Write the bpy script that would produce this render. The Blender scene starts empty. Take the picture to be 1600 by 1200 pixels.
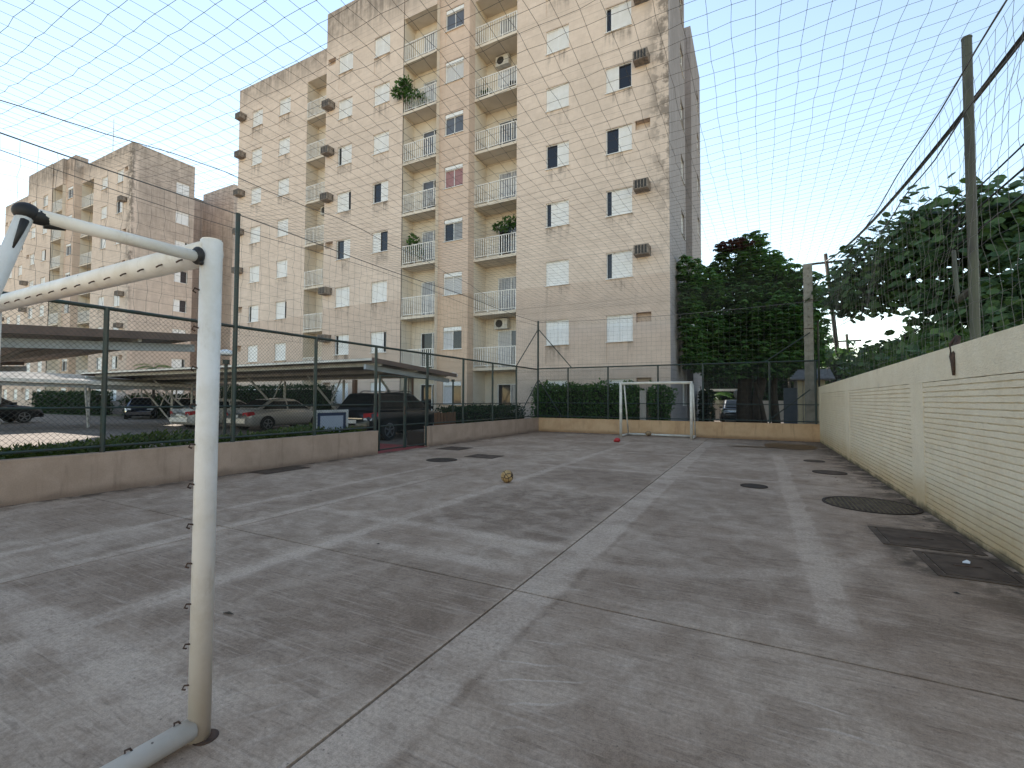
import bpy, math, random
from mathutils import Vector, Matrix
R = math.radians
rnd = random.Random(7)
S = bpy.context.scene
COL = S.collection

# ------------------------------------------------------------------ camera, world, sun, exposure
cam_d = bpy.data.cameras.new('camera')
cam = bpy.data.objects.new('camera', cam_d)
COL.objects.link(cam)
S.camera = cam
cam_d.sensor_width = 36.0
cam_d.lens = 728.5 / 1600 * 36
cam_d.clip_start = 0.05
cam_d.clip_end = 3000
_y, _p, _r = R(27.7), R(1.91), R(0.24)
_f = Vector((-math.sin(_y) * math.cos(_p), math.cos(_y) * math.cos(_p), math.sin(_p)))
_ri = Vector((math.cos(_y), math.sin(_y), 0))
_u = _ri.cross(_f)
_ri2 = _ri * math.cos(_r) + _u * math.sin(_r)
_u2 = -_ri * math.sin(_r) + _u * math.cos(_r)
cam.matrix_world = Matrix(((_ri2.x, _u2.x, -_f.x, 0), (_ri2.y, _u2.y, -_f.y, 0), (_ri2.z, _u2.z, -_f.z, 1.45), (0, 0, 0, 1)))

SUN_AZ, SUN_EL = 45.0, 38.0          # degrees left of the court's long axis, degrees up
W = bpy.data.worlds.new('World')
S.world = W
W.use_nodes = True
nt = W.node_tree
bg = nt.nodes['Background']
sky = nt.nodes.new('ShaderNodeTexSky')
sky.sky_type = 'NISHITA'
sky.sun_disc = False
sky.sun_elevation = R(SUN_EL)
sky.sun_rotation = R(-SUN_AZ)
sky.air_density = 1.0
sky.dust_density = 0.0
sky.ozone_density = 1.0
wb = nt.nodes.new('ShaderNodeMixRGB')          # the whole sky, warmed evenly as by the camera's white balance
wb.blend_type = 'MULTIPLY'
wb.inputs[0].default_value = 1.0
wb.inputs[2].default_value = (1.16, 1.0, 0.80, 1)
nt.links.new(sky.outputs[0], wb.inputs[1])
nt.links.new(wb.outputs[0], bg.inputs[0])
bg.inputs[1].default_value = 0.13
sd = bpy.data.lights.new('sun', 'SUN')
sd.energy = 4.5
sd.angle = R(0.5)
sd.color = (1.0, 0.94, 0.84)
sun = bpy.data.objects.new('sun', sd)
COL.objects.link(sun)
_sd = Vector((-math.sin(R(SUN_AZ)) * math.cos(R(SUN_EL)), math.cos(R(SUN_AZ)) * math.cos(R(SUN_EL)), math.sin(R(SUN_EL))))
sun.rotation_euler = _sd.to_track_quat('Z', 'Y').to_euler()
S.view_settings.view_transform = 'Standard'
S.view_settings.look = 'None'
S.view_settings.gamma = 1.0
S.view_settings.use_curve_mapping = False
S.view_settings.exposure = 1.45
S.render.engine = 'CYCLES'
S.cycles.max_bounces = 6
S.cycles.diffuse_bounces = 3
S.cycles.glossy_bounces = 2
S.cycles.transparent_max_bounces = 6
S.cycles.caustics_reflective = False
S.cycles.caustics_refractive = False
S.cycles.use_denoising = True

# ------------------------------------------------------------------ material helpers
class NT:
    def __init__(s, name):
        s.m = bpy.data.materials.new(name)
        s.m.use_nodes = True
        s.t = s.m.node_tree
        s.b = s.t.nodes['Principled BSDF']
        s.geo = None
    def n(s, ty, **kw):
        x = s.t.nodes.new(ty)
        for k, v in kw.items():
            setattr(x, k, v)
        return x
    def put(s, sock, v):
        if isinstance(v, bpy.types.NodeSocket):
            s.t.links.new(v, sock)
        else:
            sock.default_value = v
    def math(s, op, a, b=0.0, clamp=False):
        x = s.n('ShaderNodeMath', operation=op, use_clamp=clamp)
        s.put(x.inputs[0], a); s.put(x.inputs[1], b)
        return x.outputs[0]
    def mul(s, a, b): return s.math('MULTIPLY', a, b)
    def add(s, a, b): return s.math('ADD', a, b)
    def sub(s, a, b): return s.math('SUBTRACT', a, b)
    def mx(s, a, b): return s.math('MAXIMUM', a, b)
    def step(s, v, a, b):             # smooth 0..1 from a to b
        x = s.n('ShaderNodeMapRange', interpolation_type='SMOOTHSTEP')
        s.put(x.inputs[0], v); x.inputs[1].default_value = a; x.inputs[2].default_value = b
        return x.outputs[0]
    def pos(s, obj=False):
        if obj:
            return s.n('ShaderNodeTexCoord').outputs['Object']
        return s.n('ShaderNodeNewGeometry').outputs['Position']
    def xyz(s, v):
        x = s.n('ShaderNodeSeparateXYZ'); s.put(x.inputs[0], v)
        return x.outputs
    def vec(s, x, y, z):
        c = s.n('ShaderNodeCombineXYZ')
        for i, v in enumerate((x, y, z)): s.put(c.inputs[i], v)
        return c.outputs[0]
    def noise(s, v, scale, detail=4, rough=0.55, dist=0.0, stretch=None):
        if stretch:
            mp = s.n('ShaderNodeMapping'); s.put(mp.inputs[0], v); mp.inputs['Scale'].default_value = stretch
            v = mp.outputs[0]
        x = s.n('ShaderNodeTexNoise')
        s.put(x.inputs['Vector'], v)
        x.inputs['Scale'].default_value = scale
        x.inputs['Detail'].default_value = detail
        x.inputs['Roughness'].default_value = rough
        x.inputs['Distortion'].default_value = dist
        return x.outputs[0]
    def mix(s, f, a, b, mode='MIX'):
        x = s.n('ShaderNodeMixRGB', blend_type=mode)
        s.put(x.inputs[0], f)
        for i, c in ((1, a), (2, b)):
            if isinstance(c, tuple): c = (c[0], c[1], c[2], 1)
            s.put(x.inputs[i], c)
        return x.outputs[0]
    def bump(s, h, strength=0.3, dist=0.02):
        x = s.n('ShaderNodeBump')
        x.inputs['Strength'].default_value = strength
        x.inputs['Distance'].default_value = dist
        s.put(x.inputs['Height'], h)
        s.t.links.new(x.outputs[0], s.b.inputs['Normal'])
    def base(s, c): s.put(s.b.inputs['Base Color'], c if not isinstance(c, tuple) else (c[0], c[1], c[2], 1))
    def rough(s, v): s.put(s.b.inputs['Roughness'], v)

def simple(name, c, c2=None, scale=8.0, rough=0.6, metal=0.0, bump=0.0, spec=0.5, obj=True, stretch=None, lo=0.35, hi=0.68):
    k = NT(name)
    if c2 is None:
        c2 = tuple(x * 0.72 for x in c)
    v = k.pos(obj)
    n = k.noise(v, scale, 5, 0.6, stretch=stretch)
    k.base(k.mix(k.step(n, lo, hi), c, c2))
    k.rough(rough)
    k.b.inputs['Metallic'].default_value = metal
    k.b.inputs['Specular IOR Level'].default_value = spec
    if bump:
        k.bump(k.noise(v, scale * 5, 4), bump, 0.01)
    return k.m

def leafmat(name, c, c2, rough=0.45, trans=0.25):
    k = NT(name)
    g = k.n('ShaderNodeNewGeometry')
    big = k.noise(g.outputs['Position'], 0.9, 3)
    f = k.math('MULTIPLY', k.add(g.outputs['Random Per Island'], k.mul(k.sub(big, 0.5), 1.4)), 1.0, clamp=True)
    col = k.mix(f, c, c2)
    k.base(col)
    k.rough(rough)
    k.b.inputs['Specular IOR Level'].default_value = 0.22
    if trans:
        tr = k.n('ShaderNodeBsdfTranslucent')
        k.put(tr.inputs[0], k.mix(1.0, col, (1.2, 1.5, 0.5), 'MULTIPLY'))
        ms = k.n('ShaderNodeMixShader')
        ms.inputs[0].default_value = trans
        k.t.links.new(k.b.outputs[0], ms.inputs[1])
        k.t.links.new(tr.outputs[0], ms.inputs[2])
        k.t.links.new(ms.outputs[0], k.t.nodes['Material Output'].inputs[0])
    return k.m

# ------------------------------------------------------------------ mesh helpers
class MB:
    def __init__(s):
        s.v = []; s.f = []
    def add(s, vs, fs):
        o = len(s.v)
        s.v.extend([tuple(p) for p in vs])
        s.f.extend([tuple(i + o for i in f) for f in fs])
    def quad(s, a, b, c, d): s.add((a, b, c, d), ((0, 1, 2, 3),))
    def box(s, x0, x1, y0, y1, z0, z1):
        s.add([(x0, y0, z0), (x1, y0, z0), (x1, y1, z0), (x0, y1, z0), (x0, y0, z1), (x1, y0, z1), (x1, y1, z1), (x0, y1, z1)],
              [(0, 3, 2, 1), (4, 5, 6, 7), (0, 1, 5, 4), (1, 2, 6, 5), (2, 3, 7, 6), (3, 0, 4, 7)])
    def ring(s, c, ax, r, n, ph=0.0):
        ax = Vector(ax).normalized()
        t = Vector((0, 0, 1)) if abs(ax.z) < 0.9 else Vector((1, 0, 0))
        u = ax.cross(t).normalized(); w = ax.cross(u)
        return [tuple(Vector(c) + (u * math.cos(ph + 2 * math.pi * i / n) + w * math.sin(ph + 2 * math.pi * i / n)) * r) for i in range(n)]
    def tube(s, p, q, r, n=8, r2=None, caps=True):
        p = Vector(p); q = Vector(q); r2 = r if r2 is None else r2
        a = s.ring(p, q - p, r, n); b = s.ring(q, q - p, r2, n)
        fs = [(i, i + n, (i + 1) % n + n, (i + 1) % n) for i in range(n)]
        if caps:
            fs += [tuple(range(n)), tuple(range(2 * n - 1, n - 1, -1))]
        s.add(a + b, fs)
    def path(s, pts, r, n=6, closed=False):
        rings = []
        for i, p in enumerate(pts):
            a = Vector(pts[max(i - 1, 0)]); b = Vector(pts[min(i + 1, len(pts) - 1)])
            rr = r[i] if isinstance(r, (list, tuple)) else r
            rings.append(s.ring(p, b - a, rr, n))
        vs = [v for g in rings for v in g]
        fs = []
        for k in range(len(rings) - 1):
            for i in range(n):
                fs.append((k * n + i, k * n + n + i, k * n + n + (i + 1) % n, k * n + (i + 1) % n))
        fs.append(tuple(range(n)))
        fs.append(tuple(reversed(range((len(rings) - 1) * n, len(rings) * n))))
        s.add(vs, fs)
    def bar(s, p, q, w, h):            # box section along p-q, w across, h up
        p = Vector(p); q = Vector(q); d = (q - p).normalized()
        up = Vector((0, 0, 1)) if abs(d.z) < 0.95 else Vector((0, 1, 0))
        a = d.cross(up).normalized() * (w / 2); b = a.cross(d).normalized() * (h / 2)
        s.add([p - a - b, p + a - b, p + a + b, p - a + b, q - a - b, q + a - b, q + a + b, q - a + b],
              [(0, 1, 2, 3), (7, 6, 5, 4), (0, 4, 5, 1), (1, 5, 6, 2), (2, 6, 7, 3), (3, 7, 4, 0)])
    def wire(s, pts, r):               # thin 3-sided string
        s.path(pts, r, 3)
    def disc(s, c, r, z0, z1, n=28):
        a = [(c[0] + r * math.cos(2 * math.pi * i / n), c[1] + r * math.sin(2 * math.pi * i / n)) for i in range(n)]
        s.add([(x, y, z0) for x, y in a] + [(x, y, z1) for x, y in a],
              [tuple(range(n, 2 * n))] + [(i, (i + 1) % n, (i + 1) % n + n, i + n) for i in range(n)])
    def sphere(s, c, r, nu=16, nv=10, sq=(1, 1, 1), z_min=-1.0):
        vs = []; fs = []
        for j in range(nv + 1):
            th = math.pi * j / nv
            for i in range(nu):
                ph = 2 * math.pi * i / nu
                vs.append((c[0] + r * sq[0] * math.sin(th) * math.cos(ph), c[1] + r * sq[1] * math.sin(th) * math.sin(ph), c[2] + r * sq[2] * max(math.cos(th), z_min)))
        for j in range(nv):
            for i in range(nu):
                fs.append((j * nu + i, (j + 1) * nu + i, (j + 1) * nu + (i + 1) % nu, j * nu + (i + 1) % nu))
        s.add(vs, fs)
    def wall(s, O, U, N, L, z0, z1, holes=()):
        """vertical wall with openings; O start corner, U along, N outward; hole = (u0,u1,za,zb,depth,has_back)"""
        us = sorted({0.0, L} | {h[0] for h in holes} | {h[1] for h in holes})
        zs = sorted({z0, z1} | {h[2] for h in holes} | {h[3] for h in holes})
        P = lambda u, z, d=0.0: (O[0] + U[0] * u - N[0] * d, O[1] + U[1] * u - N[1] * d, z)
        for i in range(len(us) - 1):
            um = (us[i] + us[i + 1]) / 2
            j = 0
            col = [h for h in holes if h[0] < um < h[1]]
            while j < len(zs) - 1:
                zm = (zs[j] + zs[j + 1]) / 2
                if any(h[2] < zm < h[3] for h in col):
                    j += 1; continue
                s.quad(P(us[i], zs[j]), P(us[i + 1], zs[j]), P(us[i + 1], zs[j + 1]), P(us[i], zs[j + 1]))
                j += 1
        for (a, b, za, zb, d, back) in holes:
            s.quad(P(a, za), P(b, za), P(b, za, d), P(a, za, d))
            s.quad(P(a, zb, d), P(b, zb, d), P(b, zb), P(a, zb))
            s.quad(P(a, za), P(a, za, d), P(a, zb, d), P(a, zb))
            s.quad(P(b, za, d), P(b, za), P(b, zb), P(b, zb, d))
            if back:
                s.quad(P(a, za, d), P(b, za, d), P(b, zb, d), P(a, zb, d))
    def mesh(s, name, mat, smooth=False):
        me = bpy.data.meshes.new(name)
        me.from_pydata(s.v, [], s.f)
        if smooth:
            me.polygons.foreach_set('use_smooth', [True] * len(me.polygons))
        me.materials.append(mat)
        me.update()
        return me
    def build(s, name, mat, parent=None, off=None, smooth=False, loc=(0, 0, 0), rz=0.0):
        """off: world point that the parent's origin stands at (subtracted from the vertices)"""
        if off is not None:
            s.v = [(x - off[0], y - off[1], z - off[2]) for x, y, z in s.v]
        return link(name, s.mesh(name, mat, smooth), parent, loc, rz)

def link(name, me, parent=None, loc=(0, 0, 0), rz=0.0):
    o = bpy.data.objects.new(name, me)
    COL.objects.link(o)
    o.parent = parent
    o.location = loc
    o.rotation_euler = (0, 0, rz)
    return o
def tag(o, label, cat, group=None):
    o['label'] = label; o['category'] = cat
    if group: o['group'] = group
    return o
def thing(name, label, cat, loc=(0, 0, 0), rz=0.0, group=None):
    o = bpy.data.objects.new(name, None)
    COL.objects.link(o)
    o.location = loc; o.rotation_euler = (0, 0, rz)
    o.empty_display_size = 0.3
    return tag(o, label, cat, group)
def structure(name, mb, mat, smooth=False):
    o = mb.build(name, mat, smooth=smooth); o['kind'] = 'structure'
    return o
def copy_tree(o, parent=None):
    c = o.copy(); COL.objects.link(c); c.parent = parent
    for ch in list(o.children):
        copy_tree(ch, c)
    return c

# ------------------------------------------------------------------ materials
def court_material():
    k = NT('worn_concrete')
    p = k.pos()
    wob = k.noise(p, 1.6, 4)
    wob2 = k.noise(p, 9.0, 3)
    o = k.xyz(p)
    d = k.add(k.mul(k.sub(wob, 0.5), 0.16), k.mul(k.sub(wob2, 0.5), 0.05))
    x = k.add(o[0], d); y = k.add(o[1], d)
    def bandx(c, w, y0, y1, s=0.025):
        m = k.step(k.math('ABSOLUTE', k.sub(x, c)), w / 2 + s, w / 2 - s)
        return k.mul(m, k.mul(k.step(y, y0 - 0.1, y0 + 0.1), k.step(y, y1 + 0.1, y1 - 0.1)))
    def bandy(c, w, x0, x1, s=0.025):
        m = k.step(k.math('ABSOLUTE', k.sub(y, c)), w / 2 + s, w / 2 - s)
        return k.mul(m, k.mul(k.step(x, x0 - 0.1, x0 + 0.1), k.step(x, x1 + 0.1, x1 - 0.1)))
    light = None
    for b in (bandx(-1.5, 0.34, -2, 17.6), bandx(0.46, 0.22, 3.6, 14.2), bandx(-5.3, 0.16, -3, 7.0, 0.035), bandx(-3.83, 0.17, -3, 16, 0.03),
              bandx(-6.2, 0.14, -2, 8.5, 0.035), bandy(1.3, 0.24, -6, -2.2, 0.05), bandy(4.32, 0.17, -5.3, -1.7, 0.05), bandy(3.58, 0.2, -4, -1.8, 0.06),
              bandy(9.6, 0.16, -4.6, 0.6, 0.04), bandy(13.0, 0.14, -5.0, -1.5, 0.05)):
        light = b if light is None else k.mx(light, b)
    # faint centre arc of the old pitch
    rr = k.math('SQRT', k.add(k.math('POWER', k.add(x, 1.6), 2.0), k.math('POWER', k.sub(y, 6.9), 2.0)))
    light = k.mx(light, k.mul(k.step(k.math('ABSOLUTE', k.sub(rr, 2.9)), 0.13, 0.05), k.mul(k.step(y, 6.2, 5.2), 0.7)))
    wear = k.mul(k.step(k.noise(p, 2.6, 8, 0.75), 0.34, 0.60), k.step(k.noise(p, 19, 5, 0.75), 0.30, 0.52))
    light = k.mul(light, k.add(k.mul(wear, 0.8), 0.2))
    dark = None
    for (x0, x1, y0, y1, s_) in ((-3.7, -1.75, 4.45, 6.9, .9), (-3.7, -1.75, 1.6, 3.4, .5), (-5.1, -3.95, 1.5, 4.2, .45), (-1.2, 0.3, 3.4, 5.4, .35), (-3.7, -1.7, 7.6, 9.4, .6), (0.65, 1.9, 3.6, 6.4, .5), (-6.0, -5.4, 2, 6.5, .4), (-1.2, 0.3, 6.0, 9.3, .35), (-8.9, -6.4, 3.3, 8, .25)):
        m = k.mul(k.mul(k.step(x, x0 - .08, x0 + .08), k.step(x, x1 + .08, x1 - .08)), k.mul(k.step(y, y0 - .15, y0 + .15), k.step(y, y1 + .15, y1 - .15)))
        m = k.mul(m, s_)
        dark = m if dark is None else k.mx(dark, m)
    big = k.noise(p, 0.55, 5, 0.6)
    mid = k.noise(p, 3.2, 6, 0.65, 0.6)
    fine = k.add(k.mul(k.noise(p, 38, 6, 0.8), 0.6), k.mul(k.noise(p, 150, 3, 0.7), 0.4))
    broom = k.noise(p, 3.0, 4, 0.6, 0.3, stretch=(0.6, 14, 1))
    broom2 = k.noise(p, 4.0, 4, 0.65, 0.8, stretch=(1.2, 9, 1))
    c = k.mix(k.step(big, 0.36, 0.62), (0.350, 0.250, 0.182), (0.500, 0.376, 0.284))
    c = k.mix(k.mul(k.step(mid, 0.36, 0.72), 0.62), c, (0.215, 0.144, 0.098))
    blot = k.noise(p, 1.25, 7, 0.7, 0.8)
    c = k.mix(k.mul(k.step(blot, 0.47, 0.70), 0.40), c, (0.56, 0.43, 0.335))
    c = k.mix(k.mul(k.mul(dark, k.add(k.mul(k.step(mid, 0.3, 0.65), 0.6), 0.4)), 0.8), c, (0.190, 0.130, 0.092))
    c = k.mix(k.mul(k.step(broom, 0.50, 0.70), 0.42), c, (0.57, 0.44, 0.345))
    c = k.mix(k.mul(k.step(broom2, 0.48, 0.30), 0.42), c, (0.165, 0.116, 0.084))
    c = k.mix(k.mul(light, 0.58), c, (0.60, 0.465, 0.365))
    rim = k.mul(k.step(k.math('ABSOLUTE', k.sub(x, -1.29)), 0.035, 0.008), k.step(mid, 0.38, 0.55))
    c = k.mix(k.mul(k.mul(rim, k.step(y, 9.0, 3.0)), 0.28), c, (0.12, 0.08, 0.055))
    # finger wide trowel arcs and hairline cracks
    vor = k.n('ShaderNodeTexVoronoi', feature='DISTANCE_TO_EDGE')
    k.put(vor.inputs['Vector'], k.n('ShaderNodeVectorMath', operation='ADD').outputs[0])
    va = vor.inputs['Vector'].links[0].from_node
    k.put(va.inputs[0], p)
    nz = k.n('ShaderNodeTexNoise'); k.put(nz.inputs['Vector'], p); nz.inputs['Scale'].default_value = 2.2; nz.inputs['Detail'].default_value = 6
    k.put(va.inputs[1], nz.outputs['Color'])
    vor.inputs['Scale'].default_value = 0.42
    crack = k.mul(k.step(vor.outputs['Distance'], 0.0042, 0.0015), k.step(k.noise(p, 0.45, 3), 0.54, 0.60))
    c = k.mix(k.mul(crack, 0.18), c, (0.07, 0.05, 0.04))
    grit = k.n('ShaderNodeTexVoronoi'); k.put(grit.inputs['Vector'], p); grit.inputs['Scale'].default_value = 30
    gd = k.mul(k.step(grit.outputs['Distance'], 0.16, 0.10), k.step(k.xyz(grit.outputs['Color'])[0], 0.90, 0.92))
    c = k.mix(k.mul(gd, 0.6), c, (0.07, 0.055, 0.045))
    # scratches
    sc = k.n('ShaderNodeTexWave', wave_type='RINGS', rings_direction='Z')
    sc.inputs['Scale'].default_value = 1.7; sc.inputs['Distortion'].default_value = 7; sc.inputs['Detail'].default_value = 3; sc.inputs['Detail Scale'].default_value = 0.9
    k.put(sc.inputs[0], p)
    scr = k.mul(k.step(sc.outputs['Fac'], 0.965, 0.995), k.step(k.noise(p, 1.1, 3), 0.52, 0.62))
    near = k.mul(k.step(o[0], -1.4, -1.1), k.step(o[1], 3.25, 3.1))
    c = k.mix(k.mul(scr, k.add(0.22, k.mul(near, 0.40))), c, (0.60, 0.48, 0.39))
    c = k.mix(0.45, c, k.mix(k.step(fine, 0.36, 0.64), (0.48, 0.47, 0.46), (1.52, 1.52, 1.52)), 'MULTIPLY')
    # damp soiling along the two side walls and the far corner
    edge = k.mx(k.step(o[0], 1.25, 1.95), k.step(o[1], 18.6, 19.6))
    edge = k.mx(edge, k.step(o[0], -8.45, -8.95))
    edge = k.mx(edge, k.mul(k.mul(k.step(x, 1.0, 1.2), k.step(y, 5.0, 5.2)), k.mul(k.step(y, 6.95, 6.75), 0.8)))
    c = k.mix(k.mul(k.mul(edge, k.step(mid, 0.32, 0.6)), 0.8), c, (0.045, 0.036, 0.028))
    wet = k.mul(k.step(o[1], 13.6, 16.5), k.step(o[0], -1.6, 0.6))
    c = k.mix(k.mul(k.mul(wet, k.step(big, 0.36, 0.52)), 0.55), c, (0.10, 0.072, 0.050))
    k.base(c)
    k.rough(k.add(k.mul(mid, 0.25), 0.62))
    k.b.inputs['Specular IOR Level'].default_value = 0.12
    k.bump(k.add(k.mul(fine, 0.9), k.add(k.mul(broom, 0.8), mid)), 0.35, 0.012)
    return k.m

WIN_COLS = [(-9.1, -7.9), (-6.07, -4.88), (-22.64, -21.48), (-19.7, -18.54), (-32.9, -31.68), (-29.83, -28.58)]
ROOT0 = (-19.0, 21.0, 0.0)
def facade_material(name, upper, lower, blocks=True):
    k = NT(name)
    p = k.pos(True)
    o = k.xyz(p)
    x = k.add(o[0], ROOT0[0])          # root-local back to the facade's own measure
    z = o[2]
    uv = k.vec(k.add(o[0], o[1]), z, 0.0)
    big = k.noise(p, 0.35, 5, 0.6)
    mid = k.noise(p, 2.4, 6, 0.65)
    streak = k.add(k.mul(k.noise(p, 1.6, 5, 0.65, 0.2, stretch=(2.6, 2.6, 0.22)), 0.5), k.mul(k.noise(p, 1.5, 6, 0.7), 0.5))
    c = k.mix(k.step(z, 7.015, 6.985), upper, lower)
    c = k.mix(k.mul(k.step(big, 0.35, 0.7), 0.30), c, tuple(v * 0.66 for v in upper))
    c = k.mix(0.30, c, k.mix(k.step(mid, 0.3, 0.7), (0.80, 0.79, 0.78), (1.12, 1.12, 1.12)), 'MULTIPLY')
    if blocks:
        br = k.n('ShaderNodeTexBrick')
        br.offset = 0.5
        k.put(br.inputs['Vector'], uv)
        br.inputs['Scale'].default_value = 1.0
        br.inputs['Brick Width'].default_value = 0.40
        br.inputs['Row Height'].default_value = 0.20
        br.inputs['Mortar Size'].default_value = 0.006
        br.inputs['Color1'].default_value = (1, 1, 1, 1); br.inputs['Color2'].default_value = (0.94, 0.93, 0.92, 1); br.inputs['Mortar'].default_value = (0.84, 0.82, 0.80, 1)
        c = k.mix(0.7, c, br.outputs['Color'], 'MULTIPLY')
    # expansion lines at each floor
    fr = k.math('FRACT', k.math('DIVIDE', k.add(z, 0.5 - 0.2), 2.9))
    for f0 in ((0.5 + 2.23) / 2.9, (0.5 + 2.62) / 2.9 - 1.0, 0.5 / 2.9):
        f0 = f0 % 1.0
        c = k.mix(k.mul(k.step(k.math('ABSOLUTE', k.sub(fr, f0)), 0.0050, 0.0022), 0.33), c, (0.10, 0.075, 0.06))
    # soot runs below the sills, on the parapet and by the right corner
    zb = k.math('FRACT', k.math('DIVIDE', k.sub(z, 0.2 + 1.0), 2.9))       # 1 just below a sill
    below = k.mul(k.step(zb, 0.62, 0.985), k.step(zb, 1.001, 0.992))
    cols = None
    for a, b in WIN_COLS:
        m = k.mul(k.step(x, a - 0.12, a + 0.06), k.step(x, b + 0.12, b - 0.06))
        cols = m if cols is None else k.mx(cols, m)
    drip = k.mul(k.mul(cols, below), k.step(streak, 0.44, 0.66))
    top = k.mul(k.step(z, 22.6, 24.9), k.step(streak, 0.30, 0.62))
    edge = k.mul(k.mul(k.step(x, -4.7, -3.4), k.step(o[1], 0.3, -0.1)), k.mul(k.step(k.add(mid, k.mul(streak, 0.8)), 0.80, 1.0), k.step(z, 4.0, 16.0)))
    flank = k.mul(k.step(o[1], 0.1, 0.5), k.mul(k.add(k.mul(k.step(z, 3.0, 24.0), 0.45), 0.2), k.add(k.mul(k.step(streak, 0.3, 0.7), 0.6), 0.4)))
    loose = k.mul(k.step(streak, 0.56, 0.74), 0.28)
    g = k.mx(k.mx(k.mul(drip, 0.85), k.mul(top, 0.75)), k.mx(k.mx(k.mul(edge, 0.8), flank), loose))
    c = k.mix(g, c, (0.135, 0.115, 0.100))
    k.base(c); k.rough(0.9)
    k.b.inputs['Specular IOR Level'].default_value = 0.2
    k.bump(k.add(mid, k.mul(k.noise(p, 30, 3), 0.6)), 0.25, 0.02)
    return k.m

def brick_paint():
    k = NT('cream_painted_brick')
    p = k.pos()
    o = k.xyz(p)
    n = k.noise(p, 2.0, 6, 0.65)
    f = k.noise(p, 34, 6, 0.7, stretch=(1, 0.6, 2.0))
    c = k.mix(k.step(n, 0.35, 0.7), (0.95, 0.82, 0.62), (0.88, 0.74, 0.54))
    c = k.mix(0.4, c, k.mix(k.step(f, 0.3, 0.7), (0.84, 0.83, 0.80), (1.12, 1.12, 1.12)), 'MULTIPLY')
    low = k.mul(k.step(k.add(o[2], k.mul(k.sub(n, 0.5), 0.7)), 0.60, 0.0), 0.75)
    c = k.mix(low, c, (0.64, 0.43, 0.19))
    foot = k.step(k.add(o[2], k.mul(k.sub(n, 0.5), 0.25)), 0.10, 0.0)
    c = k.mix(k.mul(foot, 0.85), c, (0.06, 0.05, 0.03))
    vb = k.n('ShaderNodeTexVoronoi'); k.put(vb.inputs['Vector'], p); vb.inputs['Scale'].default_value = 1.5
    ball = k.mul(k.mul(k.step(k.add(vb.outputs['Distance'], k.mul(f, 0.08)), 0.20, 0.10), k.step(k.xyz(vb.outputs['Color'])[1], 0.62, 0.66)), k.step(n, 0.3, 0.6))
    c = k.mix(k.mul(ball, 0.16), c, (0.36, 0.30, 0.22))
    run = k.noise(p, 3.2, 6, 0.7, stretch=(1, 1.6, 0.18))
    c = k.mix(k.mul(k.step(run, 0.56, 0.74), 0.22), c, (0.60, 0.49, 0.34))
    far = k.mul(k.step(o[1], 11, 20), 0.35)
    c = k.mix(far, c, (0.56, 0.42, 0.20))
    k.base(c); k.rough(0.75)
    k.bump(k.add(f, k.mul(n, 0.4)), 0.9, 0.02)
    return k.m

def low_wall_paint(name, a, b, stain):
    k = NT(name)
    p = k.pos()
    o = k.xyz(p)
    n = k.noise(p, 1.8, 6, 0.65)
    st = k.noise(p, 3.5, 5, 0.6, stretch=(2.2, 2.2, 0.25))
    f = k.noise(p, 60, 3)
    c = k.mix(k.step(n, 0.35, 0.68), a, b)
    c = k.mix(k.mul(k.step(st, 0.52, 0.75), 0.45), c, stain)
    c = k.mix(k.mul(k.step(k.add(o[2], k.mul(k.sub(n, 0.5), 0.35)), 0.16, 0.0), 0.7), c, stain)
    c = k.mix(0.35, c, k.mix(k.step(f, 0.3, 0.7), (0.8, 0.8, 0.8), (1.12, 1.12, 1.12)), 'MULTIPLY')
    k.base(c); k.rough(0.85); k.bump(k.add(f, n), 0.3, 0.01)
    return k.m

M = {}
M['court'] = court_material()
M['joint'] = simple('joint_dirt', (0.03, 0.026, 0.022), rough=0.95)
M['paving'] = simple('brown_paving', (0.17, 0.135, 0.11), (0.11, 0.085, 0.07), 1.2, 0.9, obj=False, bump=0.2)
M['ground'] = simple('dry_ground', (0.24, 0.19, 0.14), (0.16, 0.13, 0.09), 0.3, 0.95, obj=False)
M['red_path'] = simple('red_floor_paint', (0.30, 0.045, 0.04), (0.20, 0.05, 0.045), 3, 0.7, obj=False)
M['facade'] = facade_material('cream_render', (0.76, 0.635, 0.545), (0.67, 0.54, 0.455))
M['strip'] = facade_material('tan_render', (0.70, 0.555, 0.46), (0.66, 0.50, 0.385))
M['flank'] = facade_material('grey_flank_tone', (0.40, 0.37, 0.375), (0.40, 0.37, 0.375))  # side and rear walls coloured darker and greyer than the fronts
M['recess'] = simple('pale_yellow_paint', (0.73, 0.655, 0.555), (0.65, 0.575, 0.48), 1.5, 0.85)
M['roof_dark'] = simple('roof_membrane', (0.2, 0.19, 0.18), rough=0.9)
M['white'] = simple('white_aluminium', (0.85, 0.85, 0.84), (0.76, 0.76, 0.75), 6, 0.45)
M['shutter'] = simple('white_shutter', (0.88, 0.875, 0.87), (0.80, 0.795, 0.78), 2.0, 0.5)
M['rail'] = simple('white_railing_paint', (0.88, 0.87, 0.85), (0.74, 0.70, 0.66), 5, 0.5)
M['grey_slat'] = simple('grey_curtain', (0.30, 0.31, 0.33), (0.24, 0.25, 0.27), 3, 0.6)
M['white_cloth'] = simple('white_curtain', (0.62, 0.62, 0.62), (0.48, 0.48, 0.50), 9, 0.8, stretch=(6, 6, 0.4))
M['pink_cloth'] = simple('pink_curtain', (0.36, 0.20, 0.21), (0.30, 0.16, 0.17), 7, 0.8)
k = NT('dark_pane'); k.base((0.012, 0.013, 0.02)); k.rough(0.06); k.b.inputs['Specular IOR Level'].default_value = 0.6; M['pane'] = k.m
k = NT('grey_pane'); k.base((0.12, 0.13, 0.155)); k.rough(0.12); M['pane_grey'] = k.m
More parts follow.
